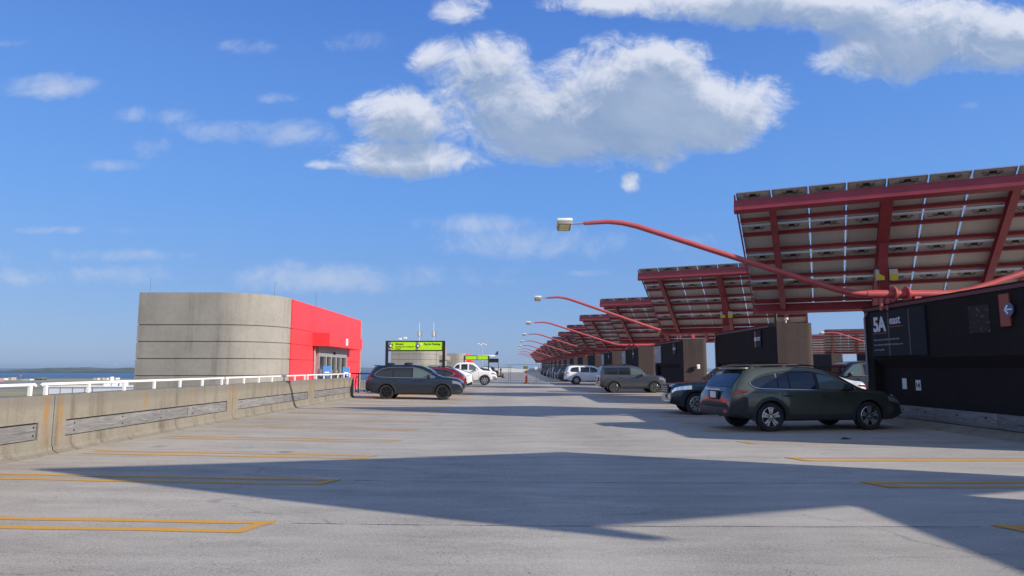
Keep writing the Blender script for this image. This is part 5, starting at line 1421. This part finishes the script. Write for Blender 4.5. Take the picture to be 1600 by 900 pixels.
# ------------------------------------------------------------------ lane closure: cone, fence, notices
def closure():
    t = thing('traffic_cone', 'tall orange traffic cone with white band in the lane', 'cone', (1.52, 73.0, 0))
    MB().prism([(-.28, -.28), (.28, -.28), (.28, .28), (-.28, .28)], 0, .06).build('base', M_TYRE, t)
    MB().lathe([(.16, .06), (.07, 1.25), (.055, 1.32), (.02, 1.33)], 16).build('body', M_CONE, t)
    MB().lathe([(.106, .86), (.086, 1.06)], 16).build('band', M_WHITE, t)
    Y = 76.0
    def panel(x0, x1, label):
        t = thing('chain_link_panel', label, 'fence panel', (x0, Y, 0), group='temporary chain link fence panels'); L = x1 - x0; Hh = 2.05
        for x in (0.05, L - .05):
            MB().tube([(x, 0, 0), (x, 0, Hh)], .03, 6).build('post', M_GALV, t); MB().ext((x - .05, -.35, 0), (x + .05, .35, .05)).build('foot', M_GALV, t)
        MB().tube([(.08, 0, Hh - .03), (L - .08, 0, Hh - .03)], .022, 6).build('rail', M_GALV, t); MB().tube([(.08, 0, .15), (L - .08, 0, .15)], .022, 6).build('rail', M_GALV, t)
        m = MB(); st = .15; w = .0014
        for k_ in np.arange(-Hh, L, st):
            for s in (1, -1):
                a0 = max(k_, .05); a1 = min(k_ + Hh, L - .05)
                if a1 <= a0: continue
                z0, z1 = a0 - k_, a1 - k_
                if s < 0: z0, z1 = Hh - z0, Hh - z1
                m.add([(a0 - w, .0, z0), (a0 + w, 0, z0), (a1 + w, 0, z1), (a1 - w, 0, z1)], [(0, 1, 2, 3)])
        tag(m.build('mesh', M_GALV, t), kind='stuff')
    panel(-3.6, -.3, 'chain link panel beside the white pickup'); panel(-.2, 3.0, 'chain link panel behind the orange cone'); panel(3.1, 4.28, 'narrow chain link gate panel beyond the cone'); panel(4.4, 8.2, 'chain link panel ending at the white suv')
    t = thing('post_sign', 'yellow notice board on the fence behind the orange cone', 'sign', (1.5, 76.15, 0)); MB().tube([(0, 0, 0), (0, 0, 1.4)], .03, 6).build('post', M_GALV, t); MB().box((0, -.05, 1.7), (.5, .03, .32)).build('board', M_BOXYEL, t)
    t = thing('post_sign', 'white notice on a thin post behind the fence', 'sign', (2.75, 78, 0)); MB().tube([(0, 0, 0), (0, 0, 1.3)], .03, 6).build('post', M_GALV, t); MB().box((0, -.05, 1.55), (.32, .03, .42)).build('board', M_WHITE, t)
    # jet airliner low over the apron
    t = thing('jet_airliner', 'white jet airliner with dark blue tail beyond the far lime sign', 'airplane', (-36, 950, 17), R(0))
    m = MB(); prof = [(-16.5, 0, .05), (-15.5, .2, 1.0), (-13, .5, 1.75), (-9, .6, 2.0), (5, .6, 2.0), (10, 1.0, 1.5), (15, 1.6, .7), (17.5, 1.9, .15)]
    vs = []; fs = []; n = 16
    for x, z, r in prof:
        for j in range(n): vs.append((x, r * math.cos(2 * PI * j / n), z + r * math.sin(2 * PI * j / n)))
    for i in range(len(prof) - 1):
        for j in range(n): fs.append((i * n + j, i * n + (j + 1) % n, (i + 1) * n + (j + 1) % n, (i + 1) * n + j))
    MB().add(vs, fs, 0, True).build('fuselage', M_WHITE, t)
    MB().prism([(11.5, 2.4), (15.2, 7.6), (17.4, 7.6), (16.2, 2.2)], -.15, .15, axis='y').build('tail_fin', pmat('navy_tail', (.015, .03, .09), .4), t)
    for s in (-1, 1):
        MB().add([(-3, s * 1.6, -.4), (3.5, s * 1.6, -.4), (8, s * 15, .6), (6.2, s * 15, .6), (-3, s * 1.6, -.75), (3.5, s * 1.6, -.75), (8, s * 15, .45), (6.2, s * 15, .45)], [(0, 1, 2, 3), (7, 6, 5, 4), (0, 4, 5, 1), (1, 5, 6, 2), (2, 6, 7, 3), (3, 7, 4, 0)]).build('wing', M_GALV, t)
        MB().add([(13, s * .6, 1.6), (16, s * .5, 1.7), (17.6, s * 5, 2.0), (16.4, s * 5, 2.0), (13, s * .6, 1.45), (16, s * .5, 1.5), (17.6, s * 5, 1.9), (16.4, s * 5, 1.9)], [(0, 1, 2, 3), (7, 6, 5, 4), (0, 4, 5, 1), (1, 5, 6, 2), (2, 6, 7, 3), (3, 7, 4, 0)]).build('stabiliser', M_GALV, t)
        MB().lathe([(.6, -1.5), (.9, -1.0), (.85, 1), (.5, 1.8)], 12, 0, Matrix.Translation((-1.5, s * 5.2, -1.3)), 'x').build('engine', pmat('navy_tail', (.015, .03, .09), .4), t)
    # apron light mast
    t = thing('floodlight_mast', 'tall apron floodlight mast rising behind the far lime sign', 'floodlight', (-13.6, 310, -18.3))
    MB().tube([(0, 0, 0), (0, 0, 30.4)], .35, 8, r1=.16).build('mast', M_GALV, t)
    for s in (-1.6, -.5, .6, 1.7): MB().box((s, 0, 30.6 + .2 * math.sin(s * 3)), (.9, .6, .5), bev=.08).build('floodlight', M_WHITE, t)
    MB().box((0, 0, 30.3), (3.6, .2, .15)).build('crossbar', M_GALV, t)
    # low structures at the far end of the deck
    t = thing('end_wall', 'low pale wall across the far end of the deck', 'wall', (0, 268, 0)); MB().ext((-8.4, 0, 0), (60, .6, 1.4)).build('panel', M_BUILDLT, t)
    for x, w, h, y, lb in ((-12, 26, 7, 420, 'long pale terminal building beyond the deck end'), (22, 18, 5, 460, 'short pale terminal building beyond the deck end')):
        t = thing('terminal_building', lb, 'building', (x, y, -18.3)); MB().ext((-w / 2, 0, 0), (w / 2, 16, 18.5 + h * .25)).build('wall', M_BUILDLT, t); MB().ext((-w / 2 - .3, -.3, 18.5 + h * .25), (w / 2 + .3, 16.3, 19 + h * .25)).build('roof', M_GALV, t)
        for q in range(6): MB().ext((-w / 2 + (q + .2) * w / 6, -.08, 16.8), (-w / 2 + (q + .8) * w / 6, -.01, 18.0)).build('window', M_DOORGLASS, t)
    # white edge barrier on the far side, past the bulkheads
    t = thing('edge_barrier', 'white steel edge barrier on the far side of the deck', 'barrier', (36, 72, 0))
    for z in (.55, .95): MB().tube([(0, 0, z), (0, 60, z)], .06, 6).build('rail', M_WHITE, t)
    for y in range(0, 61, 5): MB().ext((-.05, y - .05, 0), (.05, y + .05, 1.0)).build('post', M_WHITE, t)
    # scrap on the deck
    t = thing('scrap_of_rubber', 'small dark scrap lying on the deck before the green wagon', 'litter', (7.75, 16.2, .0))
    MB().add([(-.12, 0, .004), (-.03, .05, .03), (.08, .03, .012), (.16, -.03, .02), (.02, -.05, .004), (-.02, .01, .05)], [(0, 4, 5), (0, 5, 1), (1, 5, 2), (2, 5, 3), (3, 5, 4), (0, 1, 2, 3, 4)]).build('piece', M_BLACK, t)


closure()


# ------------------------------------------------------------------ air
def haze():
    m = bpy.data.materials.new('haze_air'); m.use_nodes = True; t = m.node_tree; t.nodes.clear()
    v = t.nodes.new('ShaderNodeVolumePrincipled'); v.inputs['Color'].default_value = (0.66, 0.84, 1.0, 1); v.inputs['Density'].default_value = 0.000085; v.inputs['Anisotropy'].default_value = 0.3
    o = t.nodes.new('ShaderNodeOutputMaterial'); t.links.new(v.outputs[0], o.inputs['Volume'])
    b = MB().ext((-9500, -3200, -21.5), (4000, 9800, 36)).build('haze', m)
    tag(b, kind='stuff', label='thin summer haze over the harbour')


haze()
